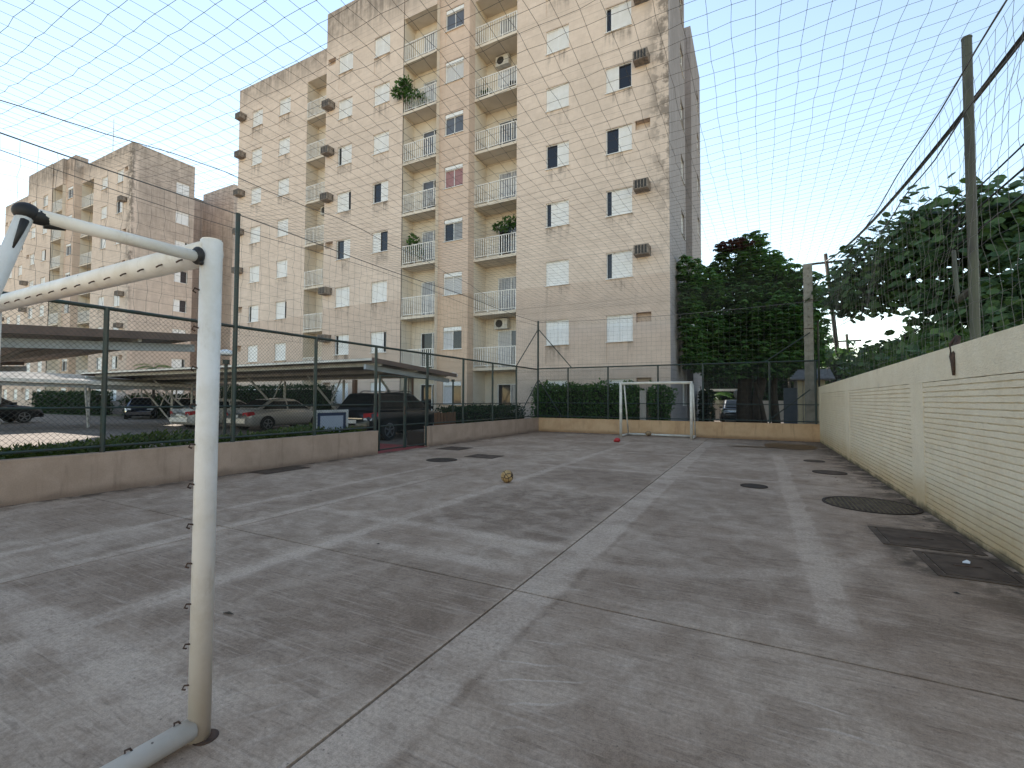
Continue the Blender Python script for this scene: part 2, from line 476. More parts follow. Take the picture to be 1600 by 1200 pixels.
k = NT('curtain_pane'); _v = k.pos(True); k.base(k.mix(k.step(k.noise(_v, 2.5, 3, stretch=(7, 7, 0.3)), 0.35, 0.65), (0.50, 0.51, 0.53), (0.22, 0.23, 0.26))); k.rough(0.18); M['pane_curtain'] = k.m
M['ac'] = simple('weathered_grey_casing', (0.30, 0.25, 0.21), (0.15, 0.125, 0.105), 6, 0.7)
M['ac_white'] = simple('white_casing', (0.66, 0.65, 0.62), (0.5, 0.49, 0.46), 4, 0.5)
M['ac_grille'] = simple('dark_grille', (0.035, 0.032, 0.03), rough=0.6)
M['brick'] = brick_paint()
M['low_wall'] = low_wall_paint('beige_wall_paint', (0.47, 0.335, 0.25), (0.39, 0.275, 0.20), (0.18, 0.115, 0.08))
M['far_wall'] = low_wall_paint('ochre_wall_paint', (0.66, 0.43, 0.24), (0.56, 0.34, 0.18), (0.26, 0.13, 0.06))
M['green'] = simple('dark_green_paint', (0.020, 0.040, 0.034), (0.035, 0.036, 0.028), 8, 0.5, obj=False)
M['wire'] = simple('green_coated_wire', (0.045, 0.055, 0.048), (0.08, 0.075, 0.065), 6, 0.6, obj=False)
M['net'] = simple('dark_net_cord', (0.11, 0.105, 0.10), (0.16, 0.15, 0.14), 6, 0.8, obj=False)
k = NT('chalky_white_paint')
p = k.pos(); zz = k.xyz(p)[2]
n1 = k.noise(p, 5, 6, 0.7); n2 = k.noise(p, 60, 3, 0.6); n3 = k.noise(p, 11, 5, 0.7, stretch=(1, 1, 0.35))
c = k.mix(k.step(n1, 0.36, 0.66), (0.80, 0.75, 0.69), (0.70, 0.64, 0.56))
c = k.mix(k.mul(k.step(n3, 0.55, 0.72), 0.4), c, (0.50, 0.42, 0.32))
c = k.mix(k.mul(k.step(k.add(zz, k.mul(n1, 0.5)), 0.75, 0.25), 0.40), c, (0.52, 0.42, 0.31))
chip = k.n('ShaderNodeTexVoronoi'); k.put(chip.inputs['Vector'], p); chip.inputs['Scale'].default_value = 26
ch = k.mul(k.step(k.add(chip.outputs['Distance'], k.mul(n2, 0.12)), 0.22, 0.15), k.step(k.xyz(chip.outputs['Color'])[0], 0.93, 0.95))
c = k.mix(k.mul(ch, 0.85), c, (0.09, 0.06, 0.045))
k.base(c); k.rough(0.5); k.bump(k.add(n2, k.mul(n1, 2.0)), 0.12, 0.006)
M['goal'] = k.m
M['goal_far'] = simple('white_goal_paint', (0.72, 0.68, 0.60), (0.60, 0.54, 0.46), 5, 0.5, obj=False)
M['black'] = simple('black_grease', (0.012, 0.011, 0.011), (0.03, 0.026, 0.022), 9, 0.6)
M['rust'] = simple('rusty_steel', (0.10, 0.055, 0.035), (0.05, 0.03, 0.022), 20, 0.8)
M['pole'] = simple('greenish_steel', (0.075, 0.08, 0.05), (0.04, 0.035, 0.03), 5, 0.6, obj=False, stretch=(1, 1, 0.3))
M['conc_pole'] = simple('grey_concrete', (0.34, 0.31, 0.26), (0.24, 0.22, 0.18), 5, 0.9, obj=False, bump=0.2)
M['steel'] = simple('pale_painted_steel', (0.56, 0.56, 0.55), (0.42, 0.42, 0.40), 4, 0.5, obj=False)
M['beam'] = simple('blue_grey_beam_paint', (0.42, 0.46, 0.50), (0.34, 0.37, 0.40), 3, 0.5, obj=False)
M['sheet'] = simple('galvanised_sheet', (0.58, 0.54, 0.50), (0.42, 0.38, 0.34), 1.2, 0.55, metal=0.3, obj=False)
M['flash'] = simple('white_flashing', (0.72, 0.70, 0.66), (0.6, 0.57, 0.52), 3, 0.5, obj=False)
M['fascia'] = simple('brown_fascia', (0.16, 0.11, 0.09), (0.12, 0.085, 0.07), 3, 0.7, obj=False)
M['wood'] = simple('brown_timber', (0.17, 0.085, 0.045), (0.11, 0.055, 0.03), 6, 0.7, stretch=(6, 6, 0.6))
M['bark'] = simple('dark_bark', (0.075, 0.058, 0.045), (0.04, 0.032, 0.026), 6, 0.95, bump=0.5, stretch=(3, 3, 0.6))
M['umbrella_leaf'] = leafmat('dark_glossy_leaf', (0.055, 0.115, 0.046), (0.15, 0.26, 0.085), trans=0.35)
M['red_leaf'] = leafmat('reddish_leaf', (0.10, 0.04, 0.04), (0.16, 0.06, 0.05))
M['round_leaf'] = leafmat('round_leaf', (0.044, 0.080, 0.036), (0.095, 0.155, 0.055), trans=0.2)
M['hedge_leaf'] = leafmat('hedge_leaf', (0.034, 0.08, 0.024), (0.085, 0.17, 0.045))
M['dark_hedge'] = leafmat('trimmed_hedge_leaf', (0.012, 0.032, 0.010), (0.026, 0.055, 0.016), trans=0.1)
M['cover_leaf'] = leafmat('ground_cover_leaf', (0.035, 0.065, 0.018), (0.09, 0.12, 0.03))
M['palm_leaf'] = leafmat('palm_leaf', (0.05, 0.12, 0.02), (0.14, 0.24, 0.05), trans=0.35)
M['core'] = simple('dark_core', (0.012, 0.016, 0.008), rough=1.0)  # near-black colour of the solid box inside each hedge
M['soil'] = simple('dark_soil', (0.05, 0.035, 0.025), rough=1.0, obj=False)
M['tyre'] = simple('tyre_rubber', (0.014, 0.014, 0.015), rough=0.85)
M['rim'] = simple('alloy_rim', (0.33, 0.33, 0.34), rough=0.35, metal=0.7)
k = NT('car_glass'); k.base((0.010, 0.011, 0.012)); k.rough(0.08); k.b.inputs['Specular IOR Level'].default_value = 0.3; M['carglass'] = k.m
def paint(name, c, metal=0.3):
    k = NT(name); k.base(c); k.rough(0.32); k.b.inputs['Metallic'].default_value = metal
    k.b.inputs['Coat Weight'].default_value = 0.7; k.b.inputs['Coat Roughness'].default_value = 0.06
    return k.m
M['car_silver'] = paint('silver_car_paint', (0.46, 0.44, 0.42), 0.3)
M['car_white'] = paint('white_car_paint', (0.62, 0.61, 0.58), 0.0)
M['car_black'] = paint('black_car_paint', (0.010, 0.011, 0.014))
M['car_blue'] = paint('dark_blue_car_paint', (0.012, 0.018, 0.04))
M['red_lens'] = paint('red_lamp_lens', (0.36, 0.012, 0.018), 0.0)
M['clear_lens'] = paint('clear_lamp_lens', (0.62, 0.62, 0.62), 0.0)
M['plate'] = simple('number_plate_grey', (0.55, 0.55, 0.54), rough=0.4)
M['chrome'] = simple('chrome_trim', (0.62, 0.62, 0.62), rough=0.2, metal=0.9)
M['globe'] = simple('opal_lamp_globe', (0.78, 0.78, 0.76), (0.66, 0.68, 0.70), 5, 0.35)
M['iron'] = simple('cast_iron', (0.075, 0.055, 0.043), (0.045, 0.034, 0.028), 14, 0.75, spec=0.12, obj=False, bump=0.3)
M['iron_olive'] = simple('mossy_cast_iron', (0.17, 0.135, 0.08), (0.11, 0.085, 0.05), 9, 0.8, spec=0.12, obj=False, bump=0.3)
M['hatch'] = simple('dark_cement_lid', (0.13, 0.095, 0.072), (0.08, 0.058, 0.045), 5, 0.85, spec=0.12, obj=False, bump=0.25)
M['red_plastic'] = simple('red_plastic', (0.52, 0.03, 0.03), (0.4, 0.025, 0.03), 10, 0.45)
M['tan_rag'] = simple('tan_scuffed_leather', (0.36, 0.24, 0.13), (0.22, 0.14, 0.08), 10, 0.8)
M['paper'] = simple('white_paper', (0.75, 0.75, 0.75), (0.7, 0.7, 0.7), rough=0.8)
M['blue_trim'] = simple('navy_border', (0.02, 0.035, 0.09), rough=0.5)
M['board'] = simple('pale_blue_panel', (0.40, 0.44, 0.52), (0.34, 0.38, 0.46), 2, 0.5)
M['rib_wall'] = simple('ochre_precast_wall', (0.50, 0.42, 0.28), (0.40, 0.33, 0.22), 2, 0.85, obj=False)
M['plain_wall'] = simple('pale_wall_paint', (0.46, 0.42, 0.38), (0.38, 0.34, 0.30), 1.5, 0.85, obj=False)
M['shaded_wall'] = simple('slate_side_shade', (0.075, 0.085, 0.10), (0.055, 0.065, 0.08), 2, 0.7, obj=False)  # slate colour stands for the shade on the booth's side wall
M['tile'] = simple('grey_roof_tile', (0.16, 0.15, 0.15), (0.10, 0.095, 0.09), 6, 0.8)
M['lawn'] = simple('short_grass', (0.06, 0.10, 0.03), (0.10, 0.12, 0.04), 3, 0.95, obj=False)
k = NT('ball_leather')
_v = k.pos(True); vo = k.n('ShaderNodeTexVoronoi', feature='DISTANCE_TO_EDGE'); k.put(vo.inputs['Vector'], _v); vo.inputs['Scale'].default_value = 11
k.base(k.mix(k.step(vo.outputs['Distance'], 0.09, 0.03), k.mix(k.step(k.noise(_v, 14, 4), 0.35, 0.7), (0.55, 0.36, 0.15), (0.34, 0.20, 0.08)), (0.06, 0.035, 0.02)))
k.rough(0.7); M['ball'] = k.m
k = NT('brown_water'); k.base((0.095, 0.055, 0.030)); k.rough(0.35); k.b.inputs['Specular IOR Level'].default_value = 0.2; M['water'] = k.m
M['luminous'] = simple('lamp_lens', (0.8, 0.8, 0.78), rough=0.3)

# ------------------------------------------------------------------ setting: ground, court
mb = MB(); mb.quad((-700, -300, -0.09), (700, -300, -0.09), (700, 1200, -0.09), (-700, 1200, -0.09))
structure('ground', mb, M['ground'])
mb = MB(); mb.quad((-75, -25, -0.02), (-9.2, -25, -0.02), (-9.2, 19.0, -0.02), (-75, 19.0, -0.02))
mb.quad((-75, 19.0, -0.02), (-34.6, 19.0, -0.02), (-34.6, 60, -0.02), (-75, 60, -0.02))
mb.quad((-3.0, 21.2, -0.02), (3.4, 21.2, -0.02), (3.4, 70, -0.02), (-3.0, 70, -0.02))
structure('parking_pavement', mb, M['paving'])
mb = MB(); mb.quad((-34.6, 18.2, -0.012), (-12.5, 18.2, -0.012), (-12.5, 19.9, -0.012), (-34.6, 19.9, -0.012))
mb.quad((-82, 17.8, -0.012), (-47, 17.8, -0.012), (-47, 20.2, -0.012), (-82, 20.2, -0.012))
structure('lawn', mb, M['lawn'])
mb = MB(); mb.box(-11.3, -8.92, 9.35, 11.5, -0.06, 0.004)
structure('red_path', mb, M['red_path'])
mb = MB(); mb.box(-8.93, 1.97, -6, 19.62, -0.08, -0.03)
court = structure('court', mb, M['joint'])
gx = [-8.92, -5.23, -1.65, 1.96]; gy = [-6.0, 3.2, 12.6, 19.61]
for i in range(3):
    for j in range(3):
        g = 0.009
        sl = MB(); sl.box(gx[i] + (g if i else 0), gx[i + 1] - (g if i < 2 else 0), gy[j] + (g if j else 0), gy[j + 1] - (g if j < 2 else 0), -0.03, 0.0)
        sl.build('concrete_slab', M['court'], court)

def blob(cx, cy, rx, ry, z, n=40, amp=0.2, seed=1):
    r0 = random.Random(seed)
    ph = [(r0.uniform(0, 6.28), r0.uniform(0.3, 1.0) / (q + 1), q + 1) for q in range(6)]
    pts = []
    for i in range(n):
        a = 2 * math.pi * i / n
        r = 1 + amp * sum(w * math.sin(q * a + p) for p, w, q in ph)
        pts.append((cx + rx * r * math.cos(a), cy + ry * r * math.sin(a), z))
    return pts
mb = MB()
p = blob(0.85, 17.2, 0.72, 1.15, 0.004, 60, 0.22, 4); mb.add(p, [tuple(range(len(p)))])
p = blob(-0.35, 16.45, 0.62, 0.22, 0.004, 40, 0.25, 8); mb.add(p, [tuple(range(len(p)))])
o = structure('puddle', mb, M['water'])

# ------------------------------------------------------------------ court perimeter walls
def low_wall(label, x0, x1, y0, y1, h, mat, loc):
    t = thing('low_wall', label, 'wall', loc)
    a = MB(); a.box(x0, x1, y0, y1, -0.05, h - 0.03); a.build('wall_body', mat, t, loc)
    a = MB(); a.box(x0 - 0.006, x1 + 0.006, y0 - 0.006, y1 + 0.006, h - 0.03, h); a.build('wall_cap', mat, t, loc)
    return t
low_wall('long low beige wall running along the court up to the gate', -9.06, -8.9, -6, 9.33, 0.61, M['low_wall'], (-8.98, 2, 0))
low_wall('short low beige wall between the gate and the far corner', -9.06, -8.9, 11.47, 19.6, 0.62, M['low_wall'], (-8.98, 15.5, 0))
low_wall('low ochre end wall behind the far goal', -9.06, 1.95, 19.62, 19.78, 0.62, M['far_wall'], (-3.5, 19.7, 0))

def right_wall():
    loc = (2.05, 8.0, 0)
    t = thing('brick_wall', 'tall cream painted brick wall with smooth pilasters along the court', 'wall', loc)
    X = 1.955
    top = lambda y: 2.09 - (y - 5.4) * 0.0103
    a = MB(); a.box(X + 0.022, X + 0.16, -6, 19.95, -0.05, 1.68); a.build('wall_body', M['brick'], t, loc)
    a = MB()
    ys = [-6, 0, 5, 10, 15, 19.97]
    for i in range(5):
        y0, y1 = ys[i], ys[i + 1]
        vs = [(X, y0, 1.70), (X + .18, y0, 1.70), (X + .18, y0, top(y0)), (X, y0, top(y0)), (X, y1, 1.70), (X + .18, y1, 1.70), (X + .18, y1, top(y1)), (X, y1, top(y1))]
        fs = [(0, 4, 7, 3), (3, 7, 6, 2), (1, 2, 6, 5), (0, 1, 5, 4)]
        if i == 0: fs.append((0, 3, 2, 1))
        if i == 4: fs.append((4, 5, 6, 7))
        a.add(vs, fs)
    a.build('coping_beam', M['brick'], t, loc)
    pil = [(2.35, 2.85), (8.02, 8.58), (13.65, 14.15), (19.35, 19.95)]
    for y0, y1 in pil:
        a = MB(); a.box(X - 0.003, X + 0.17, y0, y1, -0.05, 1.698); a.build('pilaster', M['brick'], t, loc)
    edges = [(-6, 2.35)] + [(pil[i][1], pil[i + 1][0]) for i in range(3)]
    n = 26; hgt = 1.70 / n
    r0 = random.Random(3)
    for (y0, y1) in edges:
        for q in range(n):
            a = MB()
            m = 60 if y0 > 1 else 8
            if y0 > 13: m = 14
            za, zb = q * hgt + 0.001, (q + 1) * hgt - 0.0050
            vs = []
            for i in range(m + 1):
                y = y0 + (y1 - y0) * i / m
                j1, j2 = r0.uniform(-.001, .0025), r0.uniform(-.0025, .0045)
                xo = X + r0.uniform(0.0, 0.005)
                vs += [(X + 0.024, y, za + j1), (xo, y, za + 0.004 + j1), (xo + r0.uniform(-.002, .002), y, zb - 0.004 + j2), (X + 0.024, y, zb + j2)]
            fs = []
            for i in range(m):
                for c in range(3):
                    fs.append((i * 4 + c, i * 4 + c + 1, i * 4 + c + 5, i * 4 + c + 4))
            a.add(vs, fs)
            a.build('brick_course', M['brick'], t, loc)
right_wall()

# ------------------------------------------------------------------ apartment buildings
WS = {}
def win_meshes():
    w, h = 1.2, 1.2
    f = MB(); e = 0.035
    f.box(0, w, -0.02, 0.05, 0, e); f.box(0, w, -0.02, 0.05, h - e, h)
    f.box(0, e, -0.02, 0.05, e, h - e); f.box(w - e, w, -0.02, 0.05, e, h - e)
    f.box(-0.03, w + 0.03, -0.145, -0.02, -0.03, 0.0)
    WS['frame'] = f.mesh('window_frame', M['white'])
    def leaf(lw, mat):
        l = MB(); hh = h - 2 * e
        l.box(0, lw, 0.0, 0.02, 0, hh)
        l.box(0, 0.035, -0.012, 0, 0, hh); l.box(lw - 0.035, lw, -0.012, 0, 0, hh)
        ns = 14
        for i in range(ns):
            z = hh * i / ns; dz = hh / ns
            l.quad((0.035, -0.012, z + 0.01), (lw - 0.035, -0.012, z + 0.01), (lw - 0.035, 0.0, z + dz), (0.035, 0.0, z + dz))
        return l.mesh('shutter', mat)
    WS['leaf'] = leaf(0.556, M['shutter'])
    def pane(lw, mat, nm):
        l = MB(); hh = h - 2 * e
        l.quad((0, 0.0, 0), (lw, 0.0, 0), (lw, 0.0, hh), (0, 0.0, hh))
        l.box(0, 0.03, -0.015, -0.002, 0, hh); l.box(lw - 0.03, lw, -0.015, -0.002, 0, hh)
        return l.mesh(nm, mat)
    q = MB(); q.quad((e, 0, e), (w - e, 0, e), (w - e, 0, h - e), (e, 0, h - e)); WS['pane_full'] = q.mesh('pane', M['pane'])
    q = MB(); q.quad((0, 0, 0), (0.545, 0, 0), (0.545, 0, 0.93), (0, 0, 0.93)); 
    for c in ('pane_grey', 'pane', 'pane_curtain', 'pink_cloth', 'white_cloth', 'grey_slat'):
        WS['half_' + c] = q.mesh('pane', M[c])
    q = MB(); q.box(e, w - e, -0.06, 0.03, 0.975, h - e); WS['box'] = q.mesh('roller_box', M['white'])
    q = MB(); q.box(e, w - e, -0.01, 0.03, 0.955, 0.975); q.box(0.585, 0.615, -0.01, 0.03, e, 0.955); WS['mullion'] = q.mesh('mullion', M['white'])
    # air conditioner
    q = MB(); q.box(0, 0.64, -0.32, 0.1, 0, 0.42)
    for i in range(6): q.box(-0.006, 0, -0.28 + i * 0.06, -0.25 + i * 0.06, 0.06, 0.36); q.box(0.64, 0.646, -0.28 + i * 0.06, -0.25 + i * 0.06, 0.06, 0.36)
    WS['ac'] = q.mesh('air_conditioner', M['ac'])
    q = MB()
    q.quad((0.03, -0.323, 0.03), (0.61, -0.323, 0.03), (0.61, -0.323, 0.39), (0.03, -0.323, 0.39))
    WS['ac_back'] = q.mesh('grille', M['ac_grille'])
    q = MB()
    for i in range(5): q.box(0.03 + i * 0.135, 0.07 + i * 0.135, -0.336, -0.324, 0.03, 0.39)
    WS['ac_slats'] = q.mesh('grille_bars', M['ac'])
    # split condenser
    q = MB(); q.box(0, 0.8, -0.3, 0.0, 0, 0.55); WS['cond'] = q.mesh('air_conditioner', M['ac_white'])
    q = MB(); q.tube((0.3, -0.301, 0.28), (0.3, -0.315, 0.28), 0.21, 20); WS['fan'] = q.mesh('fan_grille', M['ac_grille'])
    # balcony sliding door, two leaves
    q = MB(); w2, h2 = 1.62, 2.1
    q.box(0, w2, -0.03, 0.04, h2 - .05, h2); q.box(0, .05, -0.03, 0.04, 0, h2 - .05); q.box(w2 - .05, w2, -0.03, 0.04, 0, h2 - .05); q.box(.785, .835, -0.03, 0.04, 0, h2 - .05)
    WS['door'] = q.mesh('sliding_door', M['white'])
    q = MB(); q.quad((0, 0, 0), (.735, 0, 0), (.735, 0, h2 - .05), (0, 0, h2 - .05))
    for c in ('pane_grey', 'pane', 'pane_curtain', 'white_cloth', 'grey_slat'): WS['dp_' + c] = q.mesh('pane', M[c])
win_meshes()

def put_window(root, state, x, y, z, rz=0.0):
    """lower-left corner of the opening in root-local coordinates"""
    w = link('window', WS['frame'], root, (x, y, z), rz)
    e = 0.035
    if state in ('glass', 'dark_glass', 'curtain_glass', 'pink', 'white'):
        a, b = {'glass': ('pane_grey', 'pane_grey'), 'dark_glass': ('pane', 'grey_slat'), 'curtain_glass': ('white_cloth', 'pane'), 'pink': ('pink_cloth', 'pink_cloth'), 'white': ('white_cloth', 'white_cloth')}[state]
        link('pane', WS['half_' + a], w, (e, 0.03, e)); link('pane', WS['half_' + b], w, (0.62, 0.03, e))
        link('roller_box', WS['box'], w); link('mullion', WS['mullion'], w)
        return w
    link('pane', WS['pane_full'], w, (0, 0.055, 0))
    ll = {'closed': (e, 0.609), 'left': (0.57, 0.609), 'right': (e, 0.05), 'slit': (0.24, 0.609), 'slit_right': (e, 0.38)}[state]
    for n_, lx in enumerate(ll):
        link('shutter', WS['leaf'], w, (lx, 0.0 if n_ else 0.024, e))
    return w

def railing(x0, x1, y, z):
    q = MB()
    q.box(x0, x1, y - .02, y + .02, z + 1.04, z + 1.08); q.box(x0, x1, y - .015, y + .015, z + .10, z + .13)
    n = max(4, int((x1 - x0) / 0.135))
    for i in range(n + 1):
        x = x0 + .02 + (x1 - x0 - .04) * i / n
        w = .016 if i % 6 else .024
        q.box(x - w, x + w, y - .010, y + .010, z + (.0 if i % 6 == 0 else .13), z + 1.04)
    return q

def apartment(shift, label, group, st, seed, flank):
    off = ROOT0
    r0 = random.Random(seed)
    root = thing('apartment_building', label, 'building', (off[0] + shift, off[1], 0), 0, group)
    FL = lambda k_: 0.2 + 2.9 * k_
    holes = {}
    ACX = {'A': -4.72, 'E': -23.62, 'G': -34.28}
    cols = {'A1': (-9.1, 20.85), 'A2': (-6.07, 20.85), 'C': (-14.84, 20.28), 'E0': (-22.66, 19.95), 'E1': (-19.72, 19.95), 'G0': (-32.9, 21.05), 'G1': (-29.84, 21.05)}
    def hl(names, ac, x_start, floors=range(8)):
        h = []
        for n_ in names:
            x = cols[n_][0] - x_start
            for k_ in floors:
                h.append((x, x + 1.2, FL(k_) + 1.0, FL(k_) + 2.2, 0.16, False))
                if k_ == 7 or (k_ == 1 and n_[0] in 'AG'):
                    h.append((x, x + 1.2, FL(k_) + 0.06, FL(k_) + 0.96, 0.025, True))
        if ac:
            for k_ in floors:
                x = ACX[ac] - x_start
                h.append((x, x + 0.66, FL(k_) + 1.80, FL(k_) + 2.24, 0.30, True))
        return h
    PX_, NX_ = (1, 0), (0, -1)
    ROOF, TOWER, CL = 24.8, 25.75, 23.05
    m = MB()
    m.wall((-10.73, 20.85), PX_, NX_, 7.47, -0.1, ROOF, hl(('A1', 'A2'), 'A', -10.73))
    m.wall((-23.75, 19.95), PX_, NX_, 6.25, -0.1, TOWER, hl(('E0', 'E1'), 'E', -23.75))
    m.wall((-34.5, 21.05), PX_, NX_, 7.6, -0.1, ROOF, hl(('G0', 'G1'), 'G', -34.5))
    # fronts over the balcony bays
    m.wall((-13.28, 20.85), PX_, NX_, 2.55, CL, ROOF); m.wall((-26.9, 21.05), PX_, NX_, 3.15, CL, ROOF); m.wall((-17.5, 20.0), PX_, NX_, 2.3, CL, TOWER)
    # returns of the projecting parts
    m.wall((-23.75, 21.4), (0, -1), (-1, 0), 1.45, -0.1, TOWER); m.wall((-23.75, 22.1), (0, -1), (-1, 0), 0.7, -0.1, CL)
    m.wall((-13.28, 20.28), (0, 1), (1, 0), 1.0, ROOF - 2, TOWER)
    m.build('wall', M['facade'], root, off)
    # right side, light well, rear wing, left side, back
    m = MB()
    side = [(3.65, 4.85, FL(k_) + 1.0, FL(k_) + 2.2, 0.16, False) for k_ in range(8)]
    m.wall((-3.26, 20.85), (0, 1), (1, 0), 5.3, -0.1, ROOF, side)
    m.wall((-3.26, 26.15), (-1, 0), (0, 1), 5.94, -0.1, ROOF)
    core = [(1.6, 2.8, FL(k_) + 1.0, FL(k_) + 2.2, 0.16, False) for k_ in range(8)]
    m.wall((-9.2, 26.15), (0, 1), (1, 0), 4.05, -0.1, 24.0, core)
    m.wall((-9.2, 30.2), PX_, NX_, 5.8, -0.1, ROOF)
    rear = [(3.2, 4.4, FL(k_) + 1.0, FL(k_) + 2.2, 0.16, False) for k_ in range(8)]
    m.wall((-3.4, 30.2), (0, 1), (1, 0), 5.3, -0.1, ROOF, rear)
    m.wall((-34.5, 35.5), (0, -1), (-1, 0), 14.45, -0.1, ROOF)
    m.wall((-3.4, 35.5), (-1, 0), (0, 1), 31.1, -0.1, ROOF)
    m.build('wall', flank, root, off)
    m = MB()
    m.wall((-15.2, 20.28), PX_, NX_, 1.92, -0.1, TOWER, hl(('C',), None, -15.2))
    m.wall((-13.28, 20.28), (0, 1), (1, 0), 1.85, -0.1, ROOF - 2)
    m.build('wall', M['strip'], root, off)
    # balcony bays: back wall, sides, ceiling of the top one
    bays = {'B': (-13.28, -10.73, 20.85, 22.1, -12.5), 'D': (-17.5, -15.2, 20.0, 20.95, -16.88), 'F': (-26.9, -23.75, 21.05, 22.0, -25.45)}
    m = MB()
    for b_, (x0, x1, yf, yb, xd) in bays.items():
        h = [(xd - x0, xd - x0 + 1.62, FL(k_), FL(k_) + 2.1, 0.14, False) for k_ in range(8)]
        m.wall((x0, yb), PX_, NX_, x1 - x0, -0.1, CL, h)
        m.wall((x0 + .002, yf + .004), (0, 1), (1, 0), yb - yf, -0.1, CL)
        m.wall((x1 - .002, yb), (0, -1), (-1, 0), yb - yf - .004, -0.1, CL)
        m.quad((x0, yf, CL), (x0, yb, CL), (x1, yb, CL), (x1, yf, CL))
    m.build('recess_wall', M['recess'], root, off)
    # roofs and parapet backs
    m = MB()
    m.quad((-34.5, 22.0, 24.1), (-3.3, 22.0, 24.1), (-3.3, 26.1, 24.1), (-34.5, 26.1, 24.1)); m.quad((-34.5, 26.1, 24.1), (-9.2, 26.1, 24.1), (-9.2, 35.4, 24.1), (-34.5, 35.4, 24.1)); m.quad((-9.2, 30.25, 24.1), (-3.45, 30.25, 24.1), (-3.45, 35.4, 24.1), (-9.2, 35.4, 24.1))
    m.build('roof', M['roof_dark'], root, off)
    m = MB()
    m.box(-34.45, -23.78, 21.07, 22.0, 23.1, ROOF - .004); m.box(-13.26, -3.28, 20.88, 22.0, 23.1, ROOF - .004)
    m.box(-3.44, -3.28, 22.0, 26.1, 24.0, ROOF - .004); m.box(-9.1, -3.42, 30.23, 30.4, 24.0, ROOF - .004); m.box(-3.56, -3.42, 30.4, 35.4, 24.0, ROOF - .004)
    m.box(-34.45, -34.3, 22.0, 35.4, 24.0, ROOF - .004)
    m.box(-23.72, -15.22, 20.03, 21.3, 23.1, TOWER - .004); m.box(-15.22, -13.3, 20.3, 21.3, 23.1, TOWER - .004)
    m.build('parapet', M['facade'], root, off)
    # windows
    for n_, (x, y) in cols.items():
        seq = st.get(n_)
        for k_ in range(8):
            s_ = seq[k_] if seq else r0.choices(('closed', 'slit', 'left', 'right', 'slit_right'), (5, 1, 1, 1, 1))[0]
            put_window(root, s_, x - off[0], y + 0.085 - off[1], FL(k_) + 1.0)
    for k_ in range(8):
        put_window(root, r0.choice(('closed', 'slit_right', 'closed', 'right')), -3.26 - 0.105 - off[0], 24.5 - off[1], FL(k_) + 1.0, R(90))
        put_window(root, r0.choice(('closed', 'slit')), -3.4 - 0.105 - off[0], 33.4 - off[1], FL(k_) + 1.0, R(90))
        put_window(root, 'left', -9.2 - 0.105 - off[0], 27.75 - off[1], FL(k_) + 1.0, R(90))
    # air conditioners in their niches
    for n_, y in (('A', 20.85), ('E', 19.95), ('G', 21.05)):
        for k_ in st.get('ac' + n_, ()):
            a = link('air_conditioner', WS['ac'], root, (ACX[n_] + 0.01 - off[0], y - 0.16 - off[1], FL(k_) + 1.81))
            link('grille', WS['ac_back'], a); link('grille_bars', WS['ac_slats'], a)
    # balconies
    for b_, (x0, x1, yf, yb, xd) in bays.items():
        for k_ in range(8):
            d = link('sliding_door', WS['door'], root, (xd - off[0], yb + .06 - off[1], FL(k_)))
            pa, pb = r0.choice((('pane_grey', 'pane'), ('pane_curtain', 'pane_curtain'), ('white_cloth', 'pane_grey'), ('pane', 'pane_curtain'), ('grey_slat', 'pane_curtain')))
            if b_ == 'D' and k_ == 0: pa, pb = 'pane', 'pane'
            link('pane', WS['dp_' + pa], d, (.05, 0.01, 0)); link('pane', WS['dp_' + pb], d, (.835, 0.02, 0))
            if k_ == 0: continue
            q = MB(); q.box(x0 + .004, x1 - .004, yf - .035, yb - .003, FL(k_) - .14, FL(k_))
            s = q.build('balcony', M['recess'], root, off)
            railing(x0 + .02, x1 - .02, yf + .02, FL(k_)).build('railing', M['rail'], s, off)
    for b_, k_ in st.get('cond', ()):
        x0, x1, yf, yb, xd = bays[b_]
        a = link('air_conditioner', WS['cond'], root, (x0 + .75 - off[0], yb - .04 - off[1], FL(k_) + 2.15))
        link('fan_grille', WS['fan'], a)
    # drain pipe
    q = MB()
    q.tube((-25.9 + 1.9, 21.0, 0), (-24.0, 21.0, 23), .05, 6)
    q.build('drain_pipe', M['conc_pole'], root, off)
    return root

main_state = {
    'A1': ['closed', 'closed', 'closed', 'slit', 'left', 'closed', 'closed', 'closed'],
    'A2': ['closed', 'closed', 'slit', 'slit', 'left', 'right', 'slit', 'closed'],
    'C': ['curtain_glass', 'curtain_glass', 'white', 'dark_glass', 'pink', 'glass', 'white', 'glass'],
    'E0': ['closed', 'slit', 'closed', 'left', 'slit_right', 'slit', 'closed', 'closed'],
    'E1': ['closed', 'slit_right', 'closed', 'right', 'left', 'closed', 'closed', 'closed'],
    'G0': ['closed', 'closed', 'slit', 'closed', 'closed', 'closed', 'closed', 'closed'],
    'G1': ['closed', 'closed', 'slit_right', 'closed', 'closed', 'closed', 'closed', 'closed'],
    'acA': (2, 3, 5, 6), 'acE': (1, 2, 4, 5, 6), 'acG': (3, 4, 5, 6, 7), 'cond': (('B', 6), ('F', 4), ('B', 1)),
}
main_b = apartment(0.0, 'large cream apartment block with eight floors directly behind the court', 'apartment blocks of the estate', main_state, 5, M['flank'])
q = MB(); q.tube((-3.25, 22.8, 4.85), (-2.75, 22.8, 4.95), .02, 6); q.build('lamp_arm', M['steel'], main_b, ROOT0)
q = MB(); q.box(-2.85, -2.5, 22.65, 22.95, 4.84, 4.93); q.build('wall_lamp', M['luminous'], main_b, ROOT0)
